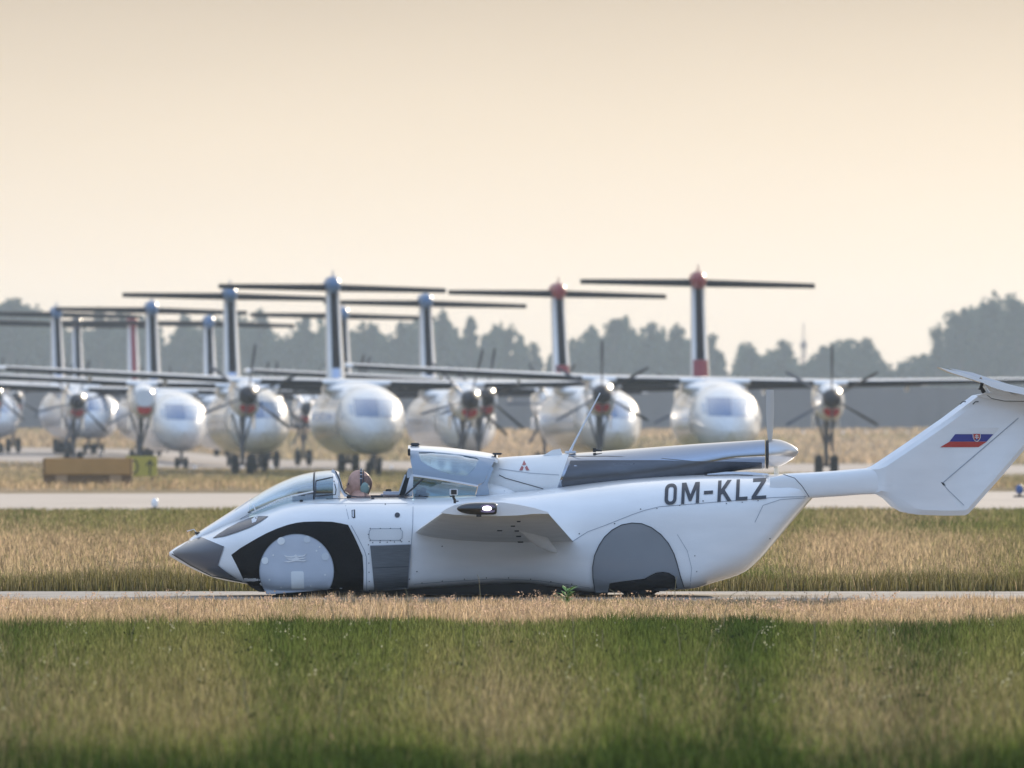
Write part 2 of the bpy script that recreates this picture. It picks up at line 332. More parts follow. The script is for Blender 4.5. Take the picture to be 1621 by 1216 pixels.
def foliage(name, pts, size, seed, tone=(.034,.056,.034)):
    r = np.random.default_rng(seed); n = len(pts); a = r.normal(size=(n, 3)); a /= np.linalg.norm(a, axis=1)[:, None]
    b = np.cross(a, r.normal(size=(n, 3))); b /= np.linalg.norm(b, axis=1)[:, None]; s = (size*(.5+r.random(n)))[:, None]
    P = np.stack([pts-a*s*.5, pts+b*s*.35, pts+a*s*.5, pts-b*s*.35], 1).reshape(-1, 3)
    me = bpy.data.meshes.new(name); me.vertices.add(n*4); me.vertices.foreach_set('co', P.astype(np.float32).ravel())
    me.loops.add(n*4); me.loops.foreach_set('vertex_index', np.arange(n*4, dtype=np.int32)); me.polygons.add(n)
    me.polygons.foreach_set('loop_start', (np.arange(n)*4).astype(np.int32)); me.materials.append(leafm); me.update(); me.validate()
    set_tint(me, np.repeat(np.array(tone)*(.6+.8*r.random(n))[:, None], 4, 0)); return me
TOPS = [(-60,480),(0,478),(25,475),(60,492),(100,505),(150,500),(210,498),(300,505),(340,498),(400,500),(450,512),(480,500),(520,522),(580,518),(630,508),(700,506),(720,500),(750,508),(800,522),(840,548),(868,568),(900,548),(940,520),(980,508),(1010,520),(1050,518),(1085,532),(1128,540),(1150,570),(1165,580),(1180,558),(1210,552),(1245,548),(1262,572),(1290,556),(1320,548),(1360,545),(1400,560),(1440,572),(1462,570),(1490,530),(1510,505),(1545,492),(1580,480),(1621,478),(1700,470)]
tx = np.array([t[0] for t in TOPS], float); ty = np.array([t[1] for t in TOPS], float)
def wood():
    r = np.random.default_rng(5); n = 120000
    px = -120+r.random(n)*1880; D = 2190+r.random(n)**1.5*120
    top = np.interp(px, tx, ty) + 10 + 46*(vnoise(px/15, px*0, 3)-.3) + 30*(vnoise(px/4.3, px*0, 8)-.5) + 14*(vnoise(px/1.7, px*0, 12)-.5)
    py = 665 - (665-top)*r.random(n)**1.0
    pts = np.stack([(px-CX)*2210/F, D, CH+(HY-py)*2210/F], 1)
    props(link('woodland', foliage('woodland', pts, 1.15, 6)), kind='stuff')
wood()
barkm = mat('bark', (.05,.04,.03), .9)
def tree_mesh(seed, H, Wd, kind):
    r = np.random.default_rng(seed); pts = []
    nb = {'poplar': 30, 'round': 34, 'loose': 30}[kind]
    limbs = []
    for k in range(nb):
        t = .25+.75*(k+r.random())/nb; ang = r.random()*6.28
        prof = {'poplar': .2+.8*min(1, (1.05-t)*1.6), 'round': math.sin(max(.05, (1.05-t))*2.6)**.6 if t < 1.05 else .2, 'loose': (1.08-t)**.5*1.05}[kind]
        rad = Wd/2*prof*(.2+.8*r.random()); c = np.array((math.cos(ang)*rad, math.sin(ang)*rad, H*t*.96))
        limbs.append(c); q = r.normal(size=(int(46 if kind != 'loose' else 34), 3)); q /= np.linalg.norm(q, axis=1)[:, None]
        pts.append(c + q*(r.random((len(q), 1))**.4)*np.array((1, 1, 1.1))*Wd*(.15 if kind != 'poplar' else .2)*(.6+.7*r.random()))
    cm = foliage('crown', np.concatenate(pts), .5, seed+1)
    bm = bmesh.new(); b_tube(bm, [(0, 0, -1), (0.1, 0, H*.3), (0, .1, H*.6), (.1, 0, H*.9)], [.28, .22, .13, .04], 7)
    for c in limbs[::2]: b_tube(bm, [(0, 0, c[2]*.55), (c[0]*.5, c[1]*.5, c[2]*.8), tuple(c)], [.1, .06, .02], 5)
    return cm, bm_mesh('trunk', bm, barkm)
TM = {}
TREES = [ # px, top py, width px, kind, label
 (18,470,70,'round','bushy tree top at the far left edge of the treeline above the tail lines'),
 (160,492,34,'poplar','narrow tree between the leftmost tall tail and the red-topped far tail'),
 (292,496,36,'loose','thin airy tree right of the blue-topped tail over the yellow arrow sign'),
 (414,494,34,'poplar','narrow dark tree standing just right of the second tall blue-topped tail'),
 (482,498,56,'loose','airy wide tree left of the tallest blue-topped tail'),
 (585,512,60,'round','rounded dark tree in the gap right of the tallest blue-topped tail'),
 (636,508,44,'loose','loose tree just left of the mid blue-topped tail'),
 (703,494,48,'poplar','tall pointed tree just right of the mid blue-topped tail'),
 (745,500,52,'loose','tall airy tree second to the right of the mid blue-topped tail'),
 (806,514,46,'loose','ragged tree above the right tip of a tailplane, left of the treeline gap'),
 (848,540,30,'poplar','small tree left of the treeline dip beside the left of the tall red-topped tails'),
 (970,500,58,'round','tallest rounded tree between the two red-topped tails'),
 (1028,508,44,'poplar','second tree right of the tallest one between the red-topped tails'),
 (1072,512,40,'loose','tree touching the left side of the rightmost red-topped tail'),
 (1128,526,38,'poplar','upright tree touching the right side of the rightmost red-topped tail'),
 (1190,546,40,'round','small rounded tree right of the notch beside the rightmost tail'),
 (1240,536,32,'poplar','small pointed tree just left of the faint radio mast'),
 (1302,544,40,'round','low round tree just right of the faint radio mast'),
 (1362,534,60,'round','broad low tree above the spinning-blade engine nearest the right edge'),
 (1483,512,44,'loose','first rising tree at the left shoulder of the tall group on the right'),
 (1522,486,56,'round','dark rounded tree in the middle of the tall group on the right'),
 (1562,474,60,'round','tallest dark tree top of the group on the right'),
 (1612,472,60,'round','dark tree cut by the right edge of the picture'),
]
for i, (px, py, wp, kind, lab) in enumerate(TREES):
    Dt = 2180-(i % 5)*9; X = (px-CX)*Dt/F; zb = gz(X, Dt); zt = CH+(HY-py)*Dt/F; H = zt-zb; Wd = wp*Dt/F*1.15
    key = (kind, i % 2, round(Wd/H*4))
    if key not in TM: TM[key] = (tree_mesh(100+i, 12.0, 12.0*Wd/H, kind))
    cm, tm = TM[key]
    e = empty('broadleaf_tree' if kind != 'poplar' else 'slender_tree', (X, Dt, zb), lab, 'tree', 'trees along the far treeline', rz=i*1.3)
    for nm, me in (('crown', cm), ('trunk', tm)):
        o = link(nm, me, e); o.scale = (H/12,)*3
mastm = mat('hazy steel', (.3,.2,.18), .6)
def mast():
    Y = 2330; p = at(1272, 575, Y); g = gz(p.x, Y); H = CH+(HY-512)*Y/F-g
    e = empty('radio_mast', (p.x, Y, g), 'faint thin lattice mast rising above the treeline left of the broad low tree', 'mast')
    bm = bmesh.new()
    for sx, sy in ((-1, -1), (1, -1), (0, 1)): b_tube(bm, [(sx*.5, sy*.5, 0), (sx*.3, sy*.3, H*.85)], .1, 5)
    part('leg_frame', bm, mastm, e); bm = bmesh.new()
    for k in range(14):
        z = H*.85*k/14; s = 1 if k % 2 else -1; b_tube(bm, [(-.5*s, -.45, z), (.5*s, -.45, z+H*.06)], .07, 4)
    part('bracing', bm, mastm, e); bm = bmesh.new(); b_tube(bm, [(0, 0, H*.83), (0, 0, H)], .12, 6); b_box(bm, (0, 0, H*.8), (1.2, 1.2, .9)); part('aerial', bm, mastm, e)
mast()

# ------------------------------------------------------------------ parked airliners
pw = mat('airliner white paint', (.78,.79,.80), .22, coat=.6, var=.16, vscale=1.3, bump=.5, bscale=1.2); pw.node_tree.nodes['Principled BSDF'].inputs['Coat Roughness'].default_value = .08
bootm = mat('de-icing boot', (.012,.011,.015), .8, spec=.15)
metalg = mat('bare wing metal', (.50,.50,.50), .4, metal=.5)
cwin = mat('sun blinds in cockpit glass', (.07,.16,.33), .15, coat=.8)
cwin2 = mat('pale cockpit glass', (.26,.36,.52), .15, coat=.8)
strutm = mat('gear strut', (.10,.10,.11), .5)
redcov = mat('red intake cover', (.48,.025,.02), .7)
propm = mat('propeller blade', (.055,.055,.065), .45); propp = mat('pale blade face', (.40,.38,.36), .4)
spinm = mat('dark spinner', (.02,.02,.028), .6, spec=.25)
redp = mat('red tail paint', (.26,.022,.03), .4); bluep = mat('blue tail paint', (.07,.16,.30), .4); darkp = mat('navy tail paint', (.03,.035,.06), .4); palebl = mat('pale blue fin root', (.45,.55,.75), .4)
TILT = -.019
def tz(v): return Vector((v[0], v[1], v[2]+TILT*v[0]))
def tilt(bm):
    for v in bm.verts: v.co.z += TILT*v.co.x
def ring(cx, cy, cz, rx, rz, n=28): return [(cx+rx*math.cos(2*math.pi*k/n), cy, cz+rz*math.sin(2*math.pi*k/n)) for k in range(n)]
PM = {}
def pmesh(key, fn):
    if key not in PM: PM[key] = fn()
    return PM[key]
fz = pchip([-30.4,-30.1,-29.4,-28.4,-27,-25.5,-8,-3,2.2],[1.75,1.78,1.86,1.98,2.12,2.2,2.2,2.45,3.1])
fr = pchip([-30.4,-30.1,-29.4,-28.4,-27,-25.5,-8,-3,2.2],[.05,.42,.78,1.06,1.27,1.35,1.35,.95,.12])
def m_fus():
    rs = [ring(0, y, fz(y), fr(y), fr(y)*(1.0), 36) for y in list(np.linspace(-30.4, -25, 24))+list(np.linspace(-24, -8, 12))+list(np.linspace(-7, 2.2, 10))]
    v, f = loft(rs); bm = bmesh.new(); vs = [bm.verts.new(p) for p in v]
    for q in f: bm.faces.new([vs[k] for k in q])
    tilt(bm); return bm_mesh('fuselage', bm, pw, 50)
def m_patch(name, a0, a1, y0, y1, m, off=.012):      # a patch lying on the fuselage skin
    bm = bmesh.new(); G = []
    for i in range(9):
        y = y0+(y1-y0)*i/8; row = []
        for k in range(9):
            a = R(a0+(a1-a0)*k/8); r = fr(y)+off; row.append(bm.verts.new((r*math.cos(a), y-.004, fz(y)+r*math.sin(a))))
        G.append(row)
    for i in range(8):
        for k in range(8): bm.faces.new((G[i][k], G[i][k+1], G[i+1][k+1], G[i+1][k]))
    tilt(bm); return bm_mesh(name, bm, m, 60)
def m_glaze(x0, x1, z0, z1, m):      # a pane following the curved nose, rectangular from the front
    bm = bmesh.new(); G = []
    for i in range(7):
        row = []
        for k in range(7):
            x = x0+(x1-x0)*k/6; z = z0+(z1-z0)*i/6; lo_, hi_ = -30.3, -25.0
            for _ in range(24):
                y = (lo_+hi_)/2
                if x*x+(z-fz(y))**2 > fr(y)**2: lo_ = y
                else: hi_ = y
            row.append(bm.verts.new((x, y-.015, z+.01)))
        G.append(row)
    for i in range(6):
        for k in range(6): bm.faces.new((G[i][k], G[i][k+1], G[i+1][k+1], G[i+1][k]))
    tilt(bm); return bm_mesh('cockpit_window', bm, m, 60)
def airfoil(cx, y0, cz, chord, th, n=10):      # section in the YZ plane, leading edge towards -Y
    up = [(cx, y0+chord*(t*t), cz+th*chord*(1.48*(t*t)**.5*(1-t*t)*.75+.02*(1-t))) for t in np.linspace(0, 1, n)]
    lo = [(cx, y0+chord*(t*t), cz-th*chord*(.9*(t*t)**.5*(1-t*t)*.6)) for t in np.linspace(1, 0, n)[1:-1]]
    return up+lo
WL = lambda x: (-17.0+abs(x)*.045, 3.05-max(0, abs(x)-4.4)*.125, 3.66+max(0, abs(x)-4.4)*.035)   # leading edge y, chord, z
def m_wing():
    rs = [airfoil(x, WL(x)[0], WL(x)[2], WL(x)[1], .15) for x in (-14.2,-13.9,-10,-7,-4.4,-1.2,1.2,4.4,7,10,13.9,14.2)]
    v, f = loft(rs); bm = bmesh.new(); vs = [bm.verts.new(p) for p in v]
    for q in f: bm.faces.new([vs[k] for k in q])
    tilt(bm); return bm_mesh('wing', bm, pw, 50)
def m_boot(x0, x1):
    rs = []
    for i in range(9):
        x = x0+(x1-x0)*i/8; ly, c, z = WL(x); a = airfoil(x, ly, z, c, .15, 12)
        pr = [a[k] for k in (2, 1, 0)] + [a[-1], a[-2], a[-3], a[-4], a[-5]]
        rs.append([(p[0], p[1]-.03-.0*k, p[2]+(.012 if k < 2 else -.02)) for k, p in enumerate(pr)])
    v, f = loft(rs, close=False, caps=False); bm = bmesh.new(); vs = [bm.verts.new(p) for p in v]
    for q in f: bm.faces.new([vs[k] for k in q])
    tilt(bm); return bm_mesh('deicing_boot', bm, bootm, 60)
def m_fair():
    bm = bmesh.new(); v, f = loft([ring(0, y, 3.40, rx, rz, 24) for y, rx, rz in ((-18.4,.5,.05),(-17.8,1.0,.20),(-16.8,1.25,.36),(-15,1.3,.42),(-13,1.1,.36),(-11.5,.4,.15))])
    vs = [bm.verts.new(p) for p in v]; [bm.faces.new([vs[k] for k in q]) for q in f]; tilt(bm); return bm_mesh('wing_root_fairing', bm, pw, 50)
def m_nac(s):
    st = [(-18.55,3.10,.36,.36),(-18.3,3.05,.44,.48),(-17.8,2.98,.52,.66),(-17,2.98,.56,.74),(-15,3.05,.58,.70),(-13,3.15,.52,.55),(-11,3.3,.35,.35),(-9.5,3.45,.12,.12)]
    bm = bmesh.new(); v, f = loft([[(4.4*s+rx*np.sign(math.cos(a))*abs(math.cos(a))**.8, y, cz+rz*np.sign(math.sin(a))*abs(math.sin(a))**.8) for a in [2*math.pi*k/24 for k in range(24)]] for y, cz, rx, rz in st])
    vs = [bm.verts.new(p) for p in v]; [bm.faces.new([vs[k] for k in q]) for q in f]; tilt(bm); return bm_mesh('nacelle', bm, pw, 50)
def m_spin():
    bm = bmesh.new(); v, f = loft([ring(0, y, 0, r, r, 16) for y, r in ((-.75,.03),(-.62,.16),(-.4,.27),(-.1,.35),(.1,.37))]); vs = [bm.verts.new(p) for p in v]; [bm.faces.new([vs[k] for k in q]) for q in f]
    return bm_mesh('spinner', bm, spinm, 50)
def m_blade():
    bm = bmesh.new(); rs = []
    for t in np.linspace(.2, 2.05, 9):
        c = .08 if t < .35 else (.18-.05*abs(t-1.3)) if t < 1.95 else .10; tw = R(78-42*(t/2.05)); th = .03*(1.2-t/2.5)
        rs.append([(c*.5*math.cos(tw)*q-math.sin(tw)*e*th, c*.5*math.sin(tw)*q+math.cos(tw)*e*th, t) for q, e in ((-1, 0), (-.4, 1), (.4, .8), (1, 0), (.4, -.4), (-.4, -.5))])
    v, f = loft(rs); vs = [bm.verts.new(p) for p in v]; [bm.faces.new([vs[k] for k in q]) for q in f]
    return bm_mesh('blade', bm, propm, 60)
def m_wheel(r, wdt):
    bm = bmesh.new(); b_disc(bm, (0, 0, 0), r, wdt, 'X', 20, bev=wdt*.25); b_disc(bm, (wdt*.1, 0, 0), r*.5, wdt*.9, 'X', 12); return bm_mesh('wheel', bm, rubber, 40)
def m_finlo(kind):
    # fin: leading edge at y=-3.9 (root) .. -1.0 (top)
    bm = bmesh.new(); rs = []
    for z in np.linspace(3.0, 7.7, 6):
        t = (z-3)/4.7; y0 = -4.6+3.0*t; c = 4.3-1.4*t; hw = .40-.12*t
        rs.append([(hw*q, y0+c*p, z) for q, p in ((0, 0), (.62, .05), (1, .22), (.85, .5), (.08, 1), (-.08, 1), (-.85, .5), (-1, .22), (-.62, .05))])
    v, f = loft(rs); vs = [bm.verts.new(p) for p in v]; [bm.faces.new([vs[k] for k in q]) for q in f]; tilt(bm); return bm_mesh('fin', bm, pw, 50)
def m_finboot(z0, z1, m, hwx=.52):
    bm = bmesh.new(); rs = []
    for z in np.linspace(z0, z1, 6):
        t = (z-3)/4.7; y0 = -4.6+3.0*t; c = 4.3-1.4*t; hw = .40-.12*t
        rs.append([(hw*q, y0+c*p-.02, z) for q, p in ((-hwx, .055), (-.3, .005), (0, -.01), (.3, .005), (hwx, .055))])
    v, f = loft(rs, False, False); vs = [bm.verts.new(p) for p in v]; [bm.faces.new([vs[k] for k in q]) for q in f]; tilt(bm); return bm_mesh('fin_leading_edge', bm, m, 60)
def m_tailplane():
    bm = bmesh.new(); rs = [airfoil(x, -1.6+abs(x)*.16, 7.62, 2.0-abs(x)*.2, .19, 8) for x in (-4.63,-4.5,-2,0,2,4.5,4.63)]
    v, f = loft(rs); vs = [bm.verts.new(p) for p in v]; [bm.faces.new([vs[k] for k in q]) for q in f]; tilt(bm); return bm_mesh('tailplane', bm, pw, 50)
def m_tailboot():
    bm = bmesh.new(); b = []
    for s in (-1, 1):
        rs = []
        for x in np.linspace(.3, 4.66, 6):
            a = airfoil(s*x, -1.6+x*.16, 7.62, 2.0-x*.2, .19, 8); pr = a[4::-1]+a[:-5:-1]
            rs.append([(p[0], p[1]-.03, p[2]+(.02 if k < 5 else -.05)) for k, p in enumerate(pr)])
        v, f = loft(rs, False, False); vs = [bm.verts.new(p) for p in v]; [bm.faces.new([vs[k] for k in q]) for q in f]
    tilt(bm); return bm_mesh('tailplane_leading_edge', bm, bootm, 60)
def m_bullet(m):
    bm = bmesh.new(); v, f = loft([ring(0, y, 7.75, r, r*1.15, 18) for y, r in ((-2.6,.03),(-2.45,.18),(-2.1,.29),(-1.5,.33),(0,.33),(1.2,.2),(2,.04))]); vs = [bm.verts.new(p) for p in v]; [bm.faces.new([vs[k] for k in q]) for q in f]
    b_tube(bm, [(0, -1.2, 8.0), (0, -1.2, 8.38)], [.05, .02], 6); tilt(bm); return bm_mesh('tail_bullet', bm, m, 50)
def m_strut(s):
    x = 4.4*s; bm = bmesh.new()
    b_tube(bm, [(x, -14.5, 2.6), (x, -14.5, .45)], [.11, .08], 8)
    b_tube(bm, [(x-.42, -14.5, 2.5), (x-.05, -14.5, 1.25)], .05, 6); b_tube(bm, [(x+.42, -14.5, 2.5), (x+.05, -14.5, 1.25)], .05, 6)
    b_tube(bm, [(x, -14.5, 1.1), (x, -12.8, 2.6)], .06, 6); b_tube(bm, [(x-.45, -14.5, .45), (x+.45, -14.5, .45)], .06, 6)
    return bm_mesh('gear_strut', bm, strutm, 50)
def m_geardoor(s, q):
    bm = bmesh.new(); x = 4.4*s+q*.48; b_box(bm, (x, -14, 2.15), (.03, 1.8, .55), bev=.01); return bm_mesh('gear_door', bm, pw, 40)
def m_nosestrut():
    bm = bmesh.new(); b_tube(bm, [(0, -27.4, 1.35), (0, -27.5, .32)], [.09, .07], 8); b_tube(bm, [(0, -27.5, .8), (0, -26.4, 1.2)], .04, 6); b_tube(bm, [(-.28, -27.5, .32), (.28, -27.5, .32)], .045, 6)
    return bm_mesh('nose_gear_strut', bm, strutm, 50)
def m_cover():
    bm = bmesh.new(); v, f = loft([ring(0, y, 0, rx, rx*.72, 16) for y, rx in ((-.07,.22),(-.05,.29),(.1,.31))]); vs = [bm.verts.new(p) for p in v]; [bm.faces.new([vs[k] for k in q]) for q in f]
    return bm_mesh('intake_cover', bm, redcov, 50)
def m_pylon(x):
    bm = bmesh.new(); b_box(bm, (x, WL(x)[0]+2.0, WL(x)[2]-.22), (.1, 1.6, .22), bev=.03); tilt(bm); return bm_mesh('flap_track', bm, pw)
def airliner(i, tpx, nosepx, Dt, colour, label, bare=None, phase=(0, 0)):
    X = (tpx-CX)*Dt/F; Dn = Dt-30; Xn = (nosepx-CX)*Dn/F; ang = math.atan2(Xn-X, 30)
    e = empty('turboprop_airliner', (X, Dt, 0), label, 'airliner', 'white high-wing airliners parked nose to tail', rz=ang)
    mx, my = X+math.sin(ang)*14.5, Dt-14.5; e.location.z = gz(mx, my)+.012
    L = lambda nm, key, fn, p=e, loc=None: link(nm, pmesh(key, fn), p, loc)
    fu = L('fuselage', 'fus', m_fus)
    for k, (a0, a1, m) in enumerate(((-.80, .08, cwin), (.11, .80, cwin2), (-1.0, -.84, cwin2), (.84, .98, cwin2))): L('cockpit_window', f'cw{k}', lambda: m_glaze(a0, a1, (2.32 if k < 2 else 2.40), (3.02 if k < 2 else 2.80), m), fu)
    L('radome', 'rad', lambda: m_patch('radome', 0, 360, -30.38, -29.9, whiteflat, .006), fu)
    for k in range(-8, 9, 1):      # cabin windows on the starboard flank that faces left of the picture
        y = -17+k*.8; L('cabin_window', f'cab{k}', lambda: m_patch('cabin_window', 170, 184, y-.13, y+.13, cwin), fu)
    L('nose_seam', 'nsm', lambda: m_patch('nose_seam', 0, 360, -29.32, -29.28, strutm, .006), fu)
    L('freight_door', 'fd', lambda: m_patch('freight_door', 165, 205, -24.6, -24.55, strutm, .007), fu)
    L('belly_panel', 'bp', lambda: m_patch('belly_panel', 225, 315, -28.6, -26.2, metalg, .006), fu)
    L('passenger_door', 'pd', lambda: m_patch('passenger_door', 150, 205, -26.2, -25.4, metalg, .008), fu)
    wg = L('wing', 'wing', m_wing)
    for k, (x0, x1) in enumerate(((-13.9, -5.1), (-3.8, -1.35), (1.35, 3.8), (5.1, 13.9))): L('deicing_boot', f'boot{k}', lambda: m_boot(x0, x1), wg)
    for x in (-10.5, -7.5, 7.5, 10.5): L('flap_track', f'ft{x}', lambda: m_pylon(x), wg)
    L('wing_root_fairing', 'fair', m_fair)
    for s in (-1, 1):
        na = L('nacelle', f'nac{s}', lambda: m_nac(s)); z0 = TILT*4.4*s
        L('intake_cover', 'cover', m_cover, na, (4.4*s, -18.42, 2.62+z0))
        for q in (-1, 1): L('gear_door', f'gd{s}{q}', lambda: m_geardoor(s, q), na)
        if bare != s:
            pr = bpy.data.objects.new('propeller', None); COL.objects.link(pr); pr.parent = e; pr.location = (4.4*s, -18.66, 3.10+z0)
            L('spinner', 'spin', m_spin, pr)
            for b in range(6):
                o = L('blade', 'blade', m_blade, pr); o.rotation_euler = (0, R(60*b+phase[0 if s < 0 else 1]), 0)
        mg = L('main_gear', f'mg{s}', lambda: m_strut(s))
        for q in (-.3, .3): L('wheel', 'wheel', lambda: m_wheel(.44, .30), mg, (4.4*s+q, -14.5, .44))
    ng = L('nose_gear', 'ng', m_nosestrut)
    for q in (-.2, .2): L('wheel', 'nwheel', lambda: m_wheel(.30, .2), ng, (q, -27.5, .30))
    fi = L('fin', 'fin', lambda: m_finlo(0))
    if colour == 'blue': L('fin_leading_edge', 'fb', lambda: m_finboot(4.35, 7.6, bootm), fi); L('fin_root', 'fbr', lambda: m_finboot(3.0, 4.34, palebl), fi)
    elif colour == 'red': L('fin_leading_edge', 'fb2', lambda: m_finboot(4.6, 7.6, bootm), fi); L('fin_root', 'frr', lambda: m_finboot(3.0, 4.59, redp, .8), fi)
    elif colour == 'redfull': L('fin_leading_edge', 'fb3', lambda: m_finboot(3.2, 7.6, redp), fi)
    else: L('fin_leading_edge', 'fb4', lambda: m_finboot(3.2, 7.6, bootm), fi)
    tp = L('tailplane', 'tp', m_tailplane); L('tailplane_leading_edge', 'tpb', m_tailboot, tp)
    bc = {'blue': bluep, 'red': redp, 'redfull': redp, 'dark': darkp}[colour]; L('tail_bullet', 'bul'+bc.name, lambda: m_bullet(bc))
    return e
PL = [
 (1103,1156,502,'red','rightmost white airliner, with the tallest red-topped tail and one engine clear at right',None,(0,0)),
 (880,976,540,'red','white airliner with the left of the two tall red-topped tails, behind the whip antenna',None,(10,4)),
 (524,598,518,'blue','white airliner with the tallest blue-topped tail, its round nose straight above the pilot',None,(8,14)),
 (671,748,580,'blue','white airliner seen through the two close propellers above the raised canopy',None,(20,30)),
 (362,416,550,'blue','white airliner second left of the pilot, its left engine without a propeller',-1,(0,12)),
 (238,292,613,'blue','white airliner whose nose shows just right of the yellow arrow sign',None,(16,5)),
 (540,600,640,'blue','distant airliner whose tail peeks out right behind the tallest blue-topped tail',None,(3,9)),
 (329,372,685,'blue','distant airliner whose short blue-topped tail stands left of the tail at the picture quarter line',None,(0,22)),
 (87,146,695,'blue','white airliner parked behind the brown box sign, blue-topped tail at far left',None,(12,0)),
 (208,250,727,'redfull','far airliner with a short tail painted red all down its front edge',None,(5,5)),
 (120,160,760,'dark','farthest airliner with a dark-topped tail just right of the leftmost tail',None,(2,7)),
 (-50,2,735,'blue','airliner cut by the left edge, only its rounded nose and one gear showing',None,(9,2)),
]
for i, p in enumerate(PL): airliner(i, *p)

# ------------------------------------------------------------------ airfield signs and lights
signback = mat('brown sign back', (.50,.27,.085), .7, var=.12, vscale=3); signdark = mat('brown sign base', (.20,.115,.05), .8); signfoot = mat('sign foot', (.40,.25,.13), .8)
signyel = mat('yellow sign face', (.46,.38,.06), .6); signink = mat('sign lettering', (.06,.05,.03), .6)
def on_ground(px, Y):
    X = (px-CX)*Y/F; return Vector((X, Y, gz(X, Y)))
def flat_poly(name, pts, mat_, parent, y=0, th=.006):
    bm = bmesh.new(); vs = [bm.verts.new((p[0], y, p[1])) for p in pts]; f = bm.faces.new(vs)
    q = bmesh.ops.extrude_face_region(bm, geom=[f]); bmesh.ops.translate(bm, vec=(0, th, 0), verts=[v for v in q['geom'] if isinstance(v, bmesh.types.BMVert)])
    return part(name, bm, mat_, parent, 0)
def ground_at(px, py, lo=120, hi=700):      # distance at which the ground shows at this row
    best = None
    for Y in np.arange(lo, hi, 1.0):
        X = (px-CX)*Y/F; y = HY-(gz(X, Y)-CH)*F/Y
        if best is None or abs(y-py) < best[0]: best = (abs(y-py), Y)
    return best[1]
def signs():
    Y = 318; g = on_ground(139, Y); s = Y/F
    e = empty('airfield_sign', g, 'brown box sign seen from behind on two pale feet, left of the yellow arrow sign', 'sign')
    W = 142*s; top = CH+(HY-725)*s-g.z
    bm = bmesh.new(); b_box(bm, (0, 0, (top+.28)/2), (W, .3, top-.28), bev=.02); part('housing', bm, signback, e)
    bm = bmesh.new(); b_box(bm, (0, .02, .15), (W-.02, .24, .26)); part('plinth', bm, signdark, e)
    for x in (-W*.29, W*.31):
        bm = bmesh.new(); b_box(bm, (x, -.14, .14), (.30, .12, .26), bev=.01); part('foot', bm, signfoot, e)
    for x in (-W/2+.03, W/2-.03):
        bm = bmesh.new(); b_box(bm, (x, -.155, (top+.28)/2), (.04, .02, top-.32)); part('edge_trim', bm, signdark, e)
    Y = 345; g = on_ground(224, Y); s = Y/F
    e = empty('arrow_sign', g, 'small yellow airfield sign with black character and upward arrow behind the brown box sign', 'sign')
    top = CH+(HY-722)*s-g.z; bot = CH+(HY-754)*s-g.z; W = 50*s
    bm = bmesh.new(); b_box(bm, (0, 0, (top+bot)/2), (W, .2, top-bot), bev=.015); part('housing', bm, signyel, e)
    for x in (-W*.35, W*.35):
        bm = bmesh.new(); b_box(bm, (x, 0, bot/2), (.05, .06, bot+.02)); part('leg', bm, signink, e)
    u = lambda px, py: ((px-225)*s+0, CH+(HY-py)*s-g.z)
    ax = 238.5
    flat_poly('arrow', [u(ax-1.2, 752), u(ax+1.2, 752), u(ax+1.2, 733), u(ax+5.5, 738.5), u(ax+6.8, 736.5), u(ax, 727.5), u(ax-6.8, 736.5), u(ax-5.5, 738.5), u(ax-1.2, 733)], signink, e, -.112)
    ox = 213.5; n = 20; ro = [u(ox+7*math.cos(2*math.pi*k/n), 739+11.5*math.sin(2*math.pi*k/n)) for k in range(n)]; ri = [u(ox+4.4*math.cos(2*math.pi*k/n), 739+8.8*math.sin(2*math.pi*k/n)) for k in range(n)]
    v = [(p[0], -.112, p[1]) for p in ro+ri]; f = [(k, (k+1) % n, n+(k+1) % n, n+k) for k in range(n)]
    link('character', mesh('character', v, f, signink), e)
signs()
dome = mat('white lamp dome', (.85,.83,.80), .3); bluel = mat('blue lamp glass', (.05,.10,.25), .2)
def marker(px, py, size, label, group, m=None, lo=120, Y=None):
    Y = Y or ground_at(px, py, lo); g = on_ground(px, Y); s = size*Y/F
    e = empty('taxiway_light', g, label, 'taxiway light', group)
    bm = bmesh.new(); b_disc(bm, (0, 0, .02), s*.75, .04, 'Z', 16); b_tube(bm, [(0, 0, .02), (0, 0, s*.7)], s*.16, 8); part('base', bm, black, e)
    bm = bmesh.new(); v, f = loft([[(r*math.cos(a), r*math.sin(a), z) for a in [6.283*k/16 for k in range(16)]] for z, r in ((s*.5, s*.42), (s*.9, s*.5), (s*1.35, s*.42), (s*1.6, s*.15))])
    vs = [bm.verts.new(p) for p in v]; [bm.faces.new([vs[k] for k in q]) for q in f]; part('dome', bm, m or dome, e)
marker(245, 808, 12, 'large white lamp on the near edge of the second taxiway, above the car nose', None, lo=190)
marker(1614, 774, 13, 'dark blue-glassed lamp by the taxiway at the right picture edge below the fin', None, bluel, Y=255)
for px, lab in ((308, 'small white lamp below the nose wheels of the plane beside the yellow sign'), (383, 'small white lamp under the bare-engined plane, second from left on the apron edge'), (430, 'small white lamp on the apron edge straight above the windscreen slope'), (620, 'small white lamp on the apron edge between the pilot and the raised canopy'), (160, 'small white lamp on the apron edge above the brown box sign')):
    marker(px, 745 if px > 200 else 722, 5, lab, 'white lamps along the apron edge', lo=380)
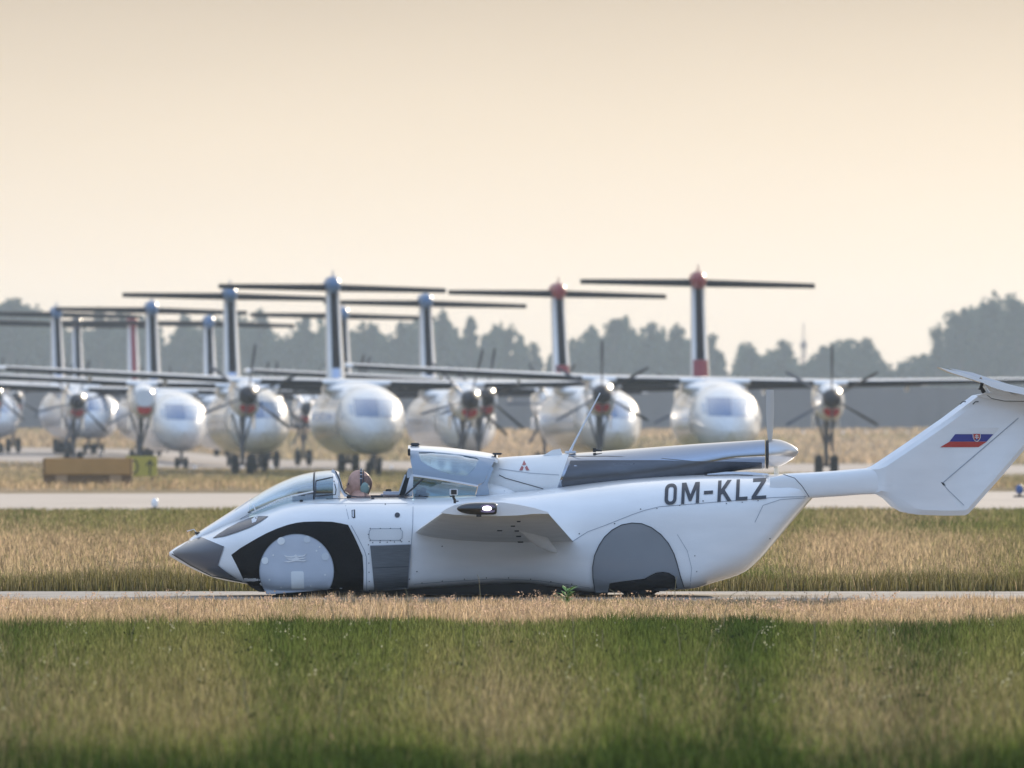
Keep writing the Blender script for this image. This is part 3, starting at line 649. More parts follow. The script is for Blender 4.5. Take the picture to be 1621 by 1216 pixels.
for k, px in enumerate((1272, 1300, 1335, 1372, 1402, 1437, 1470)):
    lab = 'tiny white runway lamp in the dry field right of the tailwheel-high cowl' if False else ['tiny white runway lamp just right of the grey spinner tip, far across the field','tiny white runway lamp touching the left of the clear engine gear leg','tiny white runway lamp just right of the clear engine gear leg','tiny white runway lamp below the right propeller blade tip','tiny white runway lamp left of the middle of the gap before the fin','tiny white runway lamp two from the fin across the far field','tiny white runway lamp nearest the leading edge of the fin'][k]
    marker(px, 690, 4, lab, 'white runway lamps across the far field', Y=1050)

# ------------------------------------------------------------------ the flying car
Y0 = 97.9
CARG = at(775, 945, Y0); CARG.z = 0
car = empty('flying_car', CARG, 'white flying car with open canopy and black front wheel arch standing on the near taxiway', 'flying car')
def cpart(name, bm, m, parent=None, sharp=40):      # built in world coordinates, stored relative to the car
    bmesh.ops.translate(bm, vec=-CARG, verts=bm.verts)
    return link(name, bm_mesh(name, bm, m, sharp), parent or car)
def wx(px): return (px-CX)*Y0/F
def wz(py): return CH+(HY-py)*Y0/F
def xs_(t, m=1.0): return np.sign(t)*abs(t)**m
BST = [ # px, top, bottom, half width, exponent
 (268,874,880,.03,2.0),(276,868,885,.12,2.0),(290,860,893,.24,2.1),(310,850,903,.38,2.2),(335,839,913,.52,2.4),(360,827,919,.64,2.6),(385,818,923,.74,2.8),(410,809,928,.83,3.0),
 (430,802,935,.88,3.2),(455,794,937,.93,3.5),(480,790,937,.96,3.8),(520,787,937,.98,4.0),(577,786,936,.98,4.0),(645,786,932,.95,4.0),(700,785,929,.92,3.8),(760,782,925,.90,3.6),(820,777,923,.90,3.6),(880,771,929,.92,3.6),
 (940,764,937,.97,3.8),(1000,758,937,1.0,4.0),(1060,754,933,1.0,4.0),(1090,752.5,931,.99,4),(1130,751,921,.98,3.8),(1175,750.5,906,.96,3.6),(1200,750.5,886,.945,3.6),(1225,751,858,.93,3.5),(1250,751,828,.92,3.4),(1275,750,799,.90,3.2),(1283,750,790,.89,3.2)]
bt, bb, bw, bn = (pchip([s[0] for s in BST], [s[k] for s in BST]) for k in (1, 2, 3, 4))
lowN = pchip([268, 330, 400, 470, 1080, 1130, 1200, 1283], [2, 3, 5, 9, 9, 6, 4.5, 3.4])
def side_y(fn_t, fn_b, fn_w, fn_n, side=-1, cap=.985, low=False):
    def f(px, py):
        y = Y0+side*fn_w(px)
        for _ in range(4):
            p = at(px, py, y); qx = p.x*F/Y0+CX; zt, zb = wz(fn_t(qx)), wz(fn_b(qx)); zc, H = (zt+zb)/2, (zt-zb)/2
            n = fn_n(qx); n = (lowN(qx) if low and p.z < zc else n); r = min(.94 if low and p.z < zc else cap, abs((p.z-zc)/H)); y = Y0+side*fn_w(qx)*(1-r**n)**(1/n)
        return y
    return f
bodyY = side_y(bt, bb, bw, bn, low=True)
def sup_ring(px, t, b, W, n, k=56, slant=0, yc=0.0, half=False, low=None):
    zt, zb = wz(t), wz(b); zc, H = (zt+zb)/2, (zt-zb)/2; out_ = []
    for i in range(k):
        a = (math.pi*i/(k-1)) if half else 2*math.pi*(i+.5)/k
        c, s = math.cos(a), math.sin(a)
        m_ = low if (low and s < 0) else n
        z = zc+H*xs_(s, 2/m_); out_.append((wx(px+slant*(z-zc)/H), Y0+yc+W*xs_(c, 2/m_), z))
    return out_
def loft_bm(rings, close=True, caps=True):
    v, f = loft(rings, close, caps); bm = bmesh.new(); vs = [bm.verts.new(p) for p in v]
    for q in f:
        try: bm.faces.new([vs[k] for k in q])
        except ValueError: pass
    bm.normal_update(); return bm
def panel(name, outer, m, parent=None, surf=bodyY, off=.005, holes=(), step=7, depth=.01, sharp=35):
    bm = bmesh.new()
    for L in [outer]+list(holes):
        vs = [bm.verts.new((p[0], p[1], 0)) for p in L]
        for i in range(len(vs)): bm.edges.new((vs[i], vs[(i+1) % len(vs)]))
    bmesh.ops.triangle_fill(bm, use_beauty=True, edges=bm.edges[:], normal=(0, 0, 1))
    xs = [p[0] for p in outer]; ys = [p[1] for p in outer]
    for ax, lo, hi in ((0, min(xs), max(xs)), (1, min(ys), max(ys))):
        for c in np.arange(lo+step*.7, hi, step):
            bmesh.ops.bisect_plane(bm, geom=bm.verts[:]+bm.edges[:]+bm.faces[:], plane_co=(c, 0, 0) if ax == 0 else (0, c, 0), plane_no=(1, 0, 0) if ax == 0 else (0, 1, 0))
    bd = [e for e in bm.edges if e.is_boundary]
    sk = bmesh.ops.extrude_edge_only(bm, edges=bd)['geom']; back = {v for v in sk if isinstance(v, bmesh.types.BMVert)}
    for v in bm.verts:
        y = surf(v.co.x, v.co.y); y2 = y-off; p = at(v.co.x, v.co.y, y2)
        v.co = p if v not in back else Vector((p.x, y2+depth, p.z))
    return cpart(name, bm, m, parent, sharp)
def line(name, pts, wid, m, parent=None, surf=bodyY, off=.0025, closed=False, step=6):
    # a seam: a narrow strip following the skin
    P = []; L = pts+[pts[0]] if closed else pts
    for a, b in zip(L, L[1:]):
        n = max(1, int(math.hypot(b[0]-a[0], b[1]-a[1])/step)); P += [(a[0]+(b[0]-a[0])*k/n, a[1]+(b[1]-a[1])*k/n) for k in range(n)]
    P.append(L[-1]); bm = bmesh.new(); pr = None
    for i, p in enumerate(P):
        a, b = P[max(i-1, 0)], P[min(i+1, len(P)-1)]; d = math.hypot(b[0]-a[0], b[1]-a[1]) or 1; nx, ny = -(b[1]-a[1])/d*wid/2, (b[0]-a[0])/d*wid/2
        q = [bm.verts.new(at(p[0]+s*nx, p[1]+s*ny, surf(p[0]+s*nx, p[1]+s*ny)-off)) for s in (-1, 1)]
        if pr: bm.faces.new((pr[0], pr[1], q[1], q[0]))
        pr = q
    return cpart(name, bm, m, parent)
def arc(cx, cy, rx, ry, a0, a1, n=16): return [(cx+rx*math.cos(R(a0+(a1-a0)*k/(n-1))), cy-ry*math.sin(R(a0+(a1-a0)*k/(n-1)))) for k in range(n)]
def build_body():
    xs = list(np.linspace(268, 300, 14))+list(np.arange(305, 1283, 5))+[1283]
    bm = loft_bm([sup_ring(x, bt(x), bb(x), bw(x), bn(x), 112, low=lowN(x)) for x in xs])
    x0, x1 = wx(549), wx(645)
    kill = [f for f in bm.faces if x0 < f.calc_center_median().x < x1 and abs(f.calc_center_median().y-Y0) < .52 and f.calc_center_median().z > .6]
    bmesh.ops.delete(bm, geom=kill, context='FACES')
    bm.normal_update(); body = cpart('body', bm, white, sharp=60)
    # tub inside the opening
    bm = bmesh.new(); zt = wz(786.5); r = bmesh.ops.create_cube(bm, size=1)
    bmesh.ops.transform(bm, matrix=Matrix.Translation(((x0+x1)/2, Y0, zt-.3)) @ Matrix.Diagonal((x1-x0+.3, 1.2, .58, 1)), verts=r['verts'])
    top = [f for f in bm.faces if f.calc_center_median().z > zt-.02]; bmesh.ops.delete(bm, geom=top, context='FACES')
    cpart('cockpit_tub', bm, interior, body)
    return body
body = build_body()
# nose cone, headlight
panel('nose_cone', [(273,873.5),(285,865.5),(312,847.5),(335,857),(354,865),(349,880),(344.5,895),(360,907),(376,917.5),(345,913.5),(320,903),(296,892),(278,882)], nosegrey, body, off=.012, step=3.5, depth=.014)
line('nose_seam', [(272,877),(300,894.5),(335,912),(383,921)], 1.4, seamd, body, off=.016)
hl = panel('headlight', [(337,851.5),(345,845.5),(360,836),(378,826.5),(398,818.5),(410,817),(424,817),(411,826),(396,834),(375,842),(355,848.5)], mat('smoked headlight lens', (.02,.024,.045), .3, coat=.25), body, off=.016, step=4, depth=.02)
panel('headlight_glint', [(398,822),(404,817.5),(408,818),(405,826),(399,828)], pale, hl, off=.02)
# black arch and wheel cover
ARCH = [(366,878.5),(380,868),(395,859),(408,851.5),(421,844.5),(438,837),(455,831),(470,827.5),(483,826),(505,825.5),(525,826),(540,828.5),(551,831),(559,846),(567,863),(574,880),(575.5,905),(575,937),(540,938.5),(480,939),(410,937),(396,929),(385,917),(376,898)]
arch = panel('wheel_arch_panel', ARCH, archblack, body, off=.006)
CC, CR = (469.5,904.5), 58.5
cov = [p for p in arc(CC[0], CC[1], CR, CR, -28, 216, 46)]
cov = cov+[(421,939.0),(423.5,940.5),(470,937),(517,933)]
wc = panel('wheel_cover', cov, coverwhite, body, off=.032, depth=.03)
line('cover_rim', cov, 1.3, seam, wc, off=.0345, closed=True, step=4)
for (x, y, r) in ((445,856.5,6),(486,854,5.5),(419.5,887.5,5.5),(515,881,6)): panel('cover_disc', arc(x, y, r, r, 0, 342, 20), coverpatch if x < 430 or x == 445 else mat('dull patch', (.62,.66,.70), .5), wc, off=.0365, step=20, depth=.004)
for (x, y) in ((501,872),(432.5,879),(514.5,910),(426.5,918),(506,866),(445,930),(492,928)): panel('cover_screw', arc(x, y, 1.5, 1.5, 0, 300, 6), coverpatch, wc, off=.037, step=9, depth=.004)
panel('cover_placard', [(460.5,906),(463,904.5),(479,904.5),(481,907),(481.5,932.5),(461.5,933.5)], coverpatch, wc, off=.0365, depth=.004)
# emblem: two winged bars with an X between
for pts in ([(449,878.5),(456,880.5),(465,880),(468,877.5),(471,880),(479,879.5),(485,876.5),(482,880.5),(474,882),(469,881.5),(462,883),(453,882.5)],
            [(452,884),(464,884),(469,881.5),(474,883.5),(485,882.5),(480,885),(470,886),(458,886.5)],
            [(449,889.5),(460,887.5),(469,885),(477,887),(486,886.5),(481,889),(469,888),(457,890.5)]):
    panel('emblem', pts, whiteink, wc, off=.038, depth=.004, step=30)
# side vent, hatch, handle, port
vent = panel('side_vent', [(586,864.5),(650.5,862.5),(648,895),(645.5,932),(620,934),(592.5,935),(589,895)], ventgrey, body, off=.014, depth=.02)
line('vent_frame', [(586,864),(650.5,862),(645.5,932)], 1.2, seam, body, off=.017)
line('vent_split', [(591,899),(647,897)], .9, seamd, vent, off=.017)
line('strip_seam', [(556,832),(566,850),(577,872),(580,882),(580.5,936)], 1.0, seam, body, off=.004)
for k in range(7): panel('rivet', arc(583+k*.3, 848+k*14.5 if k else 846, .9, .9, 0, 300, 6), seamd, body, off=.004, step=9, depth=.003)
for k in range(6): panel('rivet', arc(590+k*11.5, 859.2-k*.4, .9, .9, 0, 300, 6), seamd, body, off=.004, step=9, depth=.003)
ht = line('access_hatch', [(588,837),(633,837),(637,841),(636.5,852),(632,855.5),(588,855.5),(584,852),(584.5,841)], 1.0, seam, body, off=.004, closed=True)
panel('hatch_plate', [(588.5,837.6),(632.5,837.6),(636,841),(635.8,851.5),(632,855),(588.5,855),(584.8,851.5),(585,841)], whiteflat, ht, off=.003, depth=.004)
for k in range(8): panel('rivet', arc(586+(k % 4)*16, 836.5 if k < 4 else 856, .9, .9, 0, 300, 6), seamd, ht, off=.005, step=9, depth=.003)
panel('door_handle_recess', [(556.5,807.5),(562,806.5),(562.5,819.5),(560,820.5),(557,818.5)], seamd, body, off=.0035, depth=.005)
panel('door_handle', [(558,808),(560,808),(560,819),(558,818)], pale, body, off=.012)
panel('filler_port', arc(629, 815.3, 4.2, 4.0, 0, 342, 20), ink, body, off=.006)
line('door_seam_front', [(545,789),(547,800),(552,822)], .8, seam, body, off=.003)
line('door_seam_rear', [(654,790),(653.5,830),(651,863),(645.5,931)], 1.0, seam, body, off=.003)
line('shoulder_crease', [(470,796),(545,797.5),(645,797)], .7, seam, body, off=.002)
line('rear_seam', [(905,858),(930,842),(960,831),(1000,815),(1020,808),(1045,802),(1130,795),(1225,787.5),(1281,786)], 1.0, seam, body, off=.003)
line('pod_seam', [(1195,827),(1208,800),(1235,791),(1280,788)], .9, seam, body, off=.003)
for x, y in ((917,845),(973,829),(1014,806),(1113,793),(1219,853),(700,865),(660,905),(648,917),(610,798)): panel('rivet', arc(x, y, 1.2, 1.0, 0, 300, 6), seamd, body, off=.004, step=9, depth=.003)
line('sill_joint', [(655,925),(700,921.5),(780,916.5),(850,919),(900,926),(934,931)], .8, seam, body, off=.003)
line('tail_joint', [(1092,931),(1095,900),(1088,872),(1072,846)], .7, seam, body, off=.003)
for x, y in ((668,923),(700,920),(735,917),(770,915),(805,915),(840,917),(872,921),(905,925),(1100,880),(1103,905),(1150,797),(1175,795),(1200,792.5),(1076,800),(1040,805)): panel('rivet', arc(x, y, .9, .9, 0, 300, 6), seamd, body, off=.004, step=9, depth=.003)
# rear wheel fairing
REAR = [(942,938),(938.5,915),(938,898),(941,880),(948,864),(957,850),(969,839),(984,831),(1000,828),(1016,829),(1031,835),(1046,846),(1058,860),(1067,877),(1072,893),(1077,912),(1083,930.5),(1072.5,931.5),(1068,912),(1060,907),(1050,905),(1038,906.5),(1029,911),(1020,916),(995,919),(965,923),(962,938)]
rf = panel('rear_wheel_fairing', REAR, recess, body, off=.018, depth=.025)
line('fairing_edge', REAR[:17], 1.5, seamd, rf, off=.021)
panel('wheel_well_shade', [(962,938),(965,923.5),(995,919.5),(1020,916.5),(1029,911.5),(1038,907),(1050,905.5),(1060,907.5),(1068,912.5),(1072.5,931),(1050,936)], black, body, off=.014, depth=.02)  # flat black patch painting the shade inside the wheel opening
# wheels (four)
def tyre(px, y, r=.235, w_=.2, zc=None, rim=True):
    c = Vector((wx(px), y, r)); e = bpy.data.objects.new('wheel', None); COL.objects.link(e); e.parent = car; e.location = c-CARG
    bm = bmesh.new(); b_disc(bm, (0, 0, 0), r, w_, 'Y', 40, bev=.03)
    for k in range(40):
        a = 2*math.pi*k/40; b_box(bm, (math.cos(a)*r, 0, math.sin(a)*r), (.012, w_*.8, .012), Matrix.Rotation(-a, 3, 'Y').to_quaternion())
    part('tyre', bm, rubber, e); bm = bmesh.new(); b_disc(bm, (0, 0, 0), r*.6, w_*1.06, 'Y', 24, bev=.01); part('rim', bm, graymetal, e)
for sg in (-1, 1): tyre(486, Y0+sg*.78); tyre(1010, Y0+sg*.82, .25, .22)
bm = bmesh.new(); b_box(bm, (wx(700), Y0, .105), (wx(965)-wx(435), 1.5, .17), bev=.02); cpart('underfloor_shade', bm, black, sharp=40)  # underfloor box lowered in black to fill the gap below as shade

# hood and windscreen
HST = [(300,853,870,.14,2.2),(315,842,860,.2,2.2),(335,829,850,.27,2.3),(360,813,842,.34,2.4),(385,797,832,.40,2.4),(400,788,825,.44,2.4),(420,776,818,.48,2.5),(450,761,812,.52,2.6),(480,750.5,806,.54,2.7),(505,746,806,.55,2.8),(526,744.5,806,.55,2.9),(536,747,806,.55,2.9),(543,760,806,.55,2.9),(549,775,806,.55,2.9)]
ht_, hb_, hw_, hn_ = (pchip([s[0] for s in HST], [s[k] for s in HST]) for k in (1, 2, 3, 4))
hoodY = side_y(ht_, hb_, hw_, hn_)
def hood_seg(name, x0, x1, m, sl=0, caps=False, grow=0):
    xs = np.linspace(x0, x1, max(3, int((x1-x0)/4))); k = 40
    bm = loft_bm([sup_ring(x, ht_(x)-grow, hb_(x), hw_(x)+grow*.005, hn_(x), k) for x in xs], True, caps)
    return cpart(name, bm, m, body, 60)
hood_seg('hood', 300, 396, white, caps=True)
ws = hood_seg('windscreen', 396, 497, screenglass)
hood_seg('screen_frame', 497, 500, seamd, grow=.2)
hood_seg('side_glass', 500, 529, blueglass)
hood_seg('rear_frame', 529, 537, white, grow=.4)
line('screen_edge', [(396,789.5),(402,801),(404,808)], 2.0, white, ws, hoodY, .004)
line('screen_base', [(398,812),(420,802),(440,792),(462,785),(496,778)], 2.4, white, ws, hoodY, .004)
for p in ([(400,789),(385,799),(372,808)], [(398,812),(380,822)]): line('hood_seam', p, .9, seam, body, hoodY, .002)
line('side_glass_frame', [(500,761),(527,755),(532,775),(531,783),(499,786)], 1.5, seamd, body, hoodY, .004, closed=True)
line('front_post', [(525,745),(531,748),(537,760),(541,775),(548,786)], 5, pale, body, lambda x, y: Y0-.545, .006)
line('seal', [(531,746),(537,758),(541,772),(546,780),(554,785),(566,787),(640,787),(648,783)], 2.0, seamd, body, lambda x, y: Y0-.55, .012)
panel('far_sill_trim', [(546,784),(640,784),(640,788),(546,788)], seamd, body, lambda x, y: Y0+.53, 0)
for x, y in ((395,811),(477,793),(590,789.5)): bm = bmesh.new(); b_box(bm, at(x, y, Y0-(.42 if x < 400 else .6 if x < 500 else .62)), (.028, .02, .016), bev=.004); cpart('hood_latch', bm, black, body)
bm = bmesh.new(); b_tube(bm, [at(309, 850, Y0-.1), at(311, 843, Y0-.1), at(307, 838, Y0-.1), at(296, 841, Y0-.1)], .004, 6); cpart('pitot_probe', bm, pale, body)
bm = bmesh.new(); b_box(bm, at(313, 843.5, Y0-.05), (.05, .2, .012), bev=.004); cpart('nose_catch', bm, black, body)
# dashboard, seats
bm = bmesh.new(); b_box(bm, (wx(500), Y0, wz(792)), (.35, .9, .14), bev=.04); cpart('dashboard', bm, interior, sharp=40)
for sg in (-.25, .25):
    e = bpy.data.objects.new('seat', None); COL.objects.link(e); e.parent = car; e.location = Vector((wx(600), Y0+sg, .25))-CARG
    bm = bmesh.new(); b_box(bm, (0, 0, .06), (.5, .42, .14), bev=.04); part('seat_cushion', bm, seatm, e)
    bm = bmesh.new(); b_box(bm, (.26, 0, .33), (.1, .40, .56), Matrix.Rotation(R(20), 3, 'Y').to_quaternion(), bev=.03); part('seat_backrest', bm, seatm, e)
bm = bmesh.new(); b_box(bm, at(620, 783, Y0+.25), (.17, .3, .05), bev=.02); cpart('shelf_cover', bm, pale)
bm = bmesh.new(); b_box(bm, at(615, 778.5, Y0+.3), (.045, .05, .04), bev=.004); cpart('console_knob', bm, black)
fl = lambda y: (lambda px, py: y)
panel('headrest_shell', [(648,741),(652,745),(652,760),(640,784),(630,784),(637,764),(641,752)], interior, None, fl(Y0-.3), 0, depth=.5)
panel('headrest_pad', [(646,742),(651,741),(655,745),(654,752),(646,757),(644,756),(644,749)], pale, None, fl(Y0-.33), 0, depth=.5)
panel('headrest_rim', [(640.5,751.5),(643,751.5),(632,783.5),(629.5,783.5)], pale, None, fl(Y0-.32), 0, depth=.02)

# raised canopy
CST = [(645,705.5,760,.50,3.0),(660,706,760,.51,3.0),(700,708.5,764,.52,3.0),(740,713,768,.52,3.0),(782,719.5,770,.50,3.0),(792,723,772,.48,3.0)]
ct, cb, cw, cn = (pchip([s[0] for s in CST], [s[k] for s in CST]) for k in (1, 2, 3, 4))
LO = pchip([640, 655, 700, 757, 800], [795, 797, 805, 812, 815])
canY = side_y(ct, LO, cw, cn)
can = bpy.data.objects.new('canopy', None); COL.objects.link(can); can.parent = car; can.location = Vector((wx(715), Y0, wz(755)))-CARG
def kpart(o): o.parent = can; o.location = -can.location; return o
FR = [(647,709),(652,708.5),(700,711),(740,715),(783,721.5),(786,723),(779,737),(766,763),(757,768),(735,763.5),(700,757.5),(665,752.5),(654,751),(651,735)]
WN = [(663,716),(690,716),(722,719),(753,724.5),(758,727),(752,741),(742,751),(736,753),(714,751),(695,745),(678,737),(667,730),(664,724)]
fr_m = mat('canopy frame paint', (.27,.34,.43), .2, coat=.4)
kpart(panel('canopy_frame', FR, fr_m, None, canY, .004, holes=[WN], depth=.02, step=6))
canYf = side_y(ct, LO, cw, cn, side=1)
def far_panel(name, outer, m, holes=()): return kpart(panel(name, outer, m, None, canYf, -.004, holes=holes, depth=-.02, step=8))
far_panel('canopy_frame', FR, fr_m, [WN])
kpart(panel('canopy_pane', WN, paneglass, None, canY, -.004, depth=.004, step=8)); far_panel('canopy_pane', WN, paneglass)
def roof():
    rings = []
    for x in np.linspace(646.5, 788, 30):
        zt, zb = wz(ct(x)), wz(LO(x)); zc, H = (zt+zb)/2, (zt-zb)/2; r = []
        for a in np.linspace(math.pi*.27, math.pi*.73, 25):
            c, s = math.cos(a), math.sin(a); r.append((wx(x), Y0+cw(x)*xs_(c, 2/3), zc+H*xs_(s, 2/3)+.004))
        rings.append(r)
    bm = loft_bm(rings, False, False); g = bmesh.ops.extrude_edge_only(bm, edges=[e for e in bm.edges if e.is_boundary])['geom']
    for v in g:
        if isinstance(v, bmesh.types.BMVert): v.co.z -= .022
    return kpart(cpart('canopy_roof', bm, white, None, 50))
roof()
kpart(panel('canopy_lower_rail', [(652,750.5),(665,752.5),(700,757.5),(735,763.5),(757,768),(756,770.5),(735,766.5),(700,760.5),(665,755.5),(652,754)], pale, None, canY, .012, depth=.02))
LG = [(653,754.5),(665,756),(700,761),(735,767),(755.5,771),(752,784),(654,786)]
kpart(panel('lower_glass', LG, blueglass, None, canY, 0, depth=.004)); far_panel('lower_glass', LG, blueglass)
kpart(panel('canopy_post', [(641,784.5),(648,757),(651,751),(654.5,751),(653,786),(642,787)], pale, None, lambda x, y: canY(653, y), .002, depth=.03))
kpart(panel('rear_post', [(757,769),(766,764),(778,739),(781,741),(772,766),(775,783),(753,785)], fr_m, None, lambda x, y: canY(770, y), .006, depth=.03))
bm = bmesh.new(); b_tube(bm, [at(640, 785, Y0-.52), at(655, 772, Y0-.53), at(670, 757.5, Y0-.53)], .008, 6); kpart(cpart('gas_strut', bm, black))
bm = bmesh.new(); b_box(bm, at(657, 703.5, Y0-.2), (.07, .1, .022), bev=.006); kpart(cpart('front_latch', bm, seamd))
bm = bmesh.new(); b_box(bm, at(787, 718.5, Y0-.3), (.075, .08, .016), bev=.005); b_tube(bm, [at(784, 719, Y0-.3), at(784, 724, Y0-.3)], .01, 6); kpart(cpart('rear_latch', bm, seamd))
bm = bmesh.new(); b_box(bm, at(647.5, 716, Y0-.47), (.02, .05, .06), bev=.006); kpart(cpart('latch_hook', bm, black))
# fairing behind the canopy
GST = [(762,757,800,.40,2.6),(775,758,800,.42,2.6),(795,762,800,.42,2.6),(815,768,800,.38,2.6),(835,777,800,.25,2.4)]
g1, g2, g3, g4 = (pchip([s[0] for s in GST], [s[k] for s in GST]) for k in (1, 2, 3, 4))
cpart('rear_cabin_fairing', loft_bm([sup_ring(x, g1(x), g2(x), g3(x), g4(x), 32) for x in np.linspace(762, 835, 16)]), white, body, 60)
line('fairing_joint', [(797,763),(798.5,778)], 1, seam, body, side_y(g1, g2, g3, g4), .003)

# engine cowl
EST = [(772,727,800,.34,2.3),(800,724,800,.38,2.3),(840,721,800,.40,2.3),(880,718.5,798,.38,2.3),(920,715.5,795,.34,2.2),(960,712.5,792,.30,2.2),(1000,709.5,788,.27,2.1),(1050,706,778,.22,2.0),(1100,702.5,766,.19,2.0),(1130,700.8,756,.165,2.0),(1150,699.6,749,.15,2.0),(1170,698.5,745.5,.135,2.0),(1190,697.3,744,.122,2.0),(1210.5,696,743,.116,2.0)]
e1, e2, e3, e4 = (pchip([s[0] for s in EST], [s[k] for s in EST]) for k in (1, 2, 3, 4))
cowl = cpart('engine_cowl', loft_bm([sup_ring(x, e1(x), e2(x), e3(x), e4(x), 64, slant=(14 if x < 1000 else 14*(1-(x-1000)/180) if x < 1180 else 0)) for x in np.linspace(880, 1210.5, 60)]), chrome, None, 60)
cowlY = side_y(e1, e2, e3, e4, cap=.999)
panel('cowl_lower_reflection', [(903,729),(960,728.5),(1050,728.5),(1150,731.5),(1206,733.5),(1206,742),(1190,743),(1170,744.5),(1150,748),(1130,754),(1100,760),(1050,767),(1000,772),(950,776),(893,780),(889,764)], mat('dark cowl reflection', (.13,.135,.15), .28, metal=.7, var=.25, vscale=2.5, streak=5), cowl, cowlY, .007)  # dark overlay: the reflection on the cowl's lower half put into colour
cf = cpart('engine_cover', loft_bm([sup_ring(x, e1(x)-.6, e2(x), e3(x)+.006, e4(x), 64, slant=14*(x-772)/115) for x in np.linspace(772, 887, 30)]), whiteflat, None, 60)
# red warning emblem: triangle of three marks
warn = mat('red warning film', (.38,.12,.12), .6)
for pts in ([(829.5,728.5),(833,735),(830,736.5),(826.5,736)], [(822,744.5),(826,737),(829,740),(827,744.5)], [(838,744.5),(834,737),(831,740),(833,744.5)]): panel('warning_mark', pts, warn, cf, cowlY, .012, step=12, depth=.004)
line('cover_seam', [(790,742),(840,749),(885,752)], .9, seam, cf, cowlY, .011)
line('cover_edge', [(790,752),(800,757),(860,774)], 1.3, seamd, cf, cowlY, .012)
cs = line('cowl_chine', [(900,722),(960,722),(1050,726),(1150,735),(1205,740)], 1.0, graymetal, cowl, cowlY, .002)
bm = bmesh.new(); b_disc(bm, (wx(1214), Y0, wz(719.5)), .112, .018, 'X', 40); cpart('propeller_gap_ring', bm, black)
spn = [(1216.5,23.3),(1225,23),(1235,21),(1245,16.8),(1254,11.5),(1261,5.5),(1264,1)]
sp_m = mat('polished spinner', (.55,.54,.54), .3, metal=.95)
bm = loft_bm([[(wx(x), Y0+r*Y0/F*math.cos(a), wz(719+(x-1214)*-.08+ (x-1214)*0)+r*Y0/F*math.sin(a)) for a in [2*math.pi*k/40 for k in range(40)]] for x, r in spn])
prop = bpy.data.objects.new('propeller', None); COL.objects.link(prop); prop.parent = car; prop.location = Vector((wx(1220), Y0, wz(719.5)))-CARG
def ppart(name, bm_, m, sharp=50):
    o = cpart(name, bm_, m, None, sharp); o.parent = prop; o.location = -prop.location; return o
ppart('spinner', bm, sp_m, 60)
bladem = mat('pale propeller blade', (.45,.44,.42), .4); blade_sunlit = mat('sunlit cream blade', (.8,.74,.62), .5)  # lower blade cream: sunlight on it put into the colour
def pblade(sgn, L, m, xo=0):
    bm = bmesh.new(); rs = []
    for t in np.linspace(.09, L, 10):
        c = .03+.05*math.sin(min(1, t/L*1.05)*2.3); tw = R(58-30*t/L)
        rs.append([(wx(1219+xo)+math.cos(tw)*c*.5*q - math.sin(tw)*e_*.008, Y0+math.sin(tw)*c*.5*q+math.cos(tw)*e_*.008, wz(719.5)+sgn*t) for q, e_ in ((-1, 0), (-.4, 1), (.4, 1), (1, 0), (.4, -1), (-.4, -1))])
    ppart('blade', loft_bm(rs), m)
pblade(1, .80*0+.50, bladem); pblade(-1, .50, blade_sunlit, 10)
# antenna, fairings and probe on the cowl
bm = bmesh.new(); b_tube(bm, [at(902, 716, Y0-.1), at(908, 703, Y0-.1), at(950, 622, Y0-.1)], [.012, .008, .005], 8); b_box(bm, at(903, 716, Y0-.1), (.09, .05, .02), bev=.006); cpart('whip_antenna', bm, pale)
panel('blade_antenna', [(860,721),(874,712.5),(887,710.5),(890,718),(889,721)], whiteflat, None, fl(Y0-.15), 0, depth=.025)
bm = bmesh.new(); b_tube(bm, [at(941, 716, Y0-.12), at(941, 709.5, Y0-.12)], .013, 10); b_tube(bm, [at(941, 712.5, Y0-.12), at(953, 714, Y0-.12)], [.012, .004], 8); cpart('air_probe', bm, black)
panel('deck_fairing', [(1120,750.5),(1150,747),(1185,747),(1215,750),(1222,753),(1120,753)], pale, body, fl(Y0-.3), 0, depth=.5)
line('deck_gap', [(1115,752.6),(1165,751.6),(1212,753.6)], 2.0, seamd, body, bodyY, .004)

# registration letters: OM-KLZ
def letters():
    o0 = Vector((1051.5, 799.5)); up = Vector((1.5, -33.5)); ux = Vector((161.5, -10.0))
    def q(u, v): p = o0+ux*u+up*v; return (p.x, p.y)
    G = {}
    def rr(x0, x1, y0, y1, rx, ry, n=5):
        out_ = []
        for cx_, cy_, a0 in ((x1-rx, y1-ry, 0), (x0+rx, y1-ry, 90), (x0+rx, y0+ry, 180), (x1-rx, y0+ry, 270)):
            out_ += [q(cx_+rx*math.cos(R(a0+90*k/n)), cy_+ry*math.sin(R(a0+90*k/n))) for k in range(n+1)]
        return out_
    panel('letter', rr(0, .118, 0, 1, .05, .27), ink, body, off=.009, holes=[rr(.034, .086, .15, .85, .022, .14)], depth=.006, step=3)
    P = lambda pts: panel('letter', [q(*p) for p in pts], ink, body, off=.009, depth=.006, step=3)
    P([(.165,0),(.165,1),(.208,1),(.2525,.42),(.297,1),(.34,1),(.34,0),(.309,0),(.309,.68),(.264,.12),(.241,.12),(.196,.68),(.196,0)])
    P([(.385,.40),(.385,.55),(.473,.55),(.473,.40)])
    P([(.520,0),(.520,1),(.553,1),(.553,.58),(.610,1),(.652,1),(.588,.54),(.660,0),(.620,0),(.566,.40),(.553,.30),(.553,0)])
    P([(.700,0),(.700,1),(.733,1),(.733,.16),(.815,.16),(.815,0)])
    P([(.855,0),(.855,.15),(.945,.84),(.862,.84),(.862,1),(.992,1),(.992,.86),(.900,.16),(.998,.16),(.998,0)])
letters()

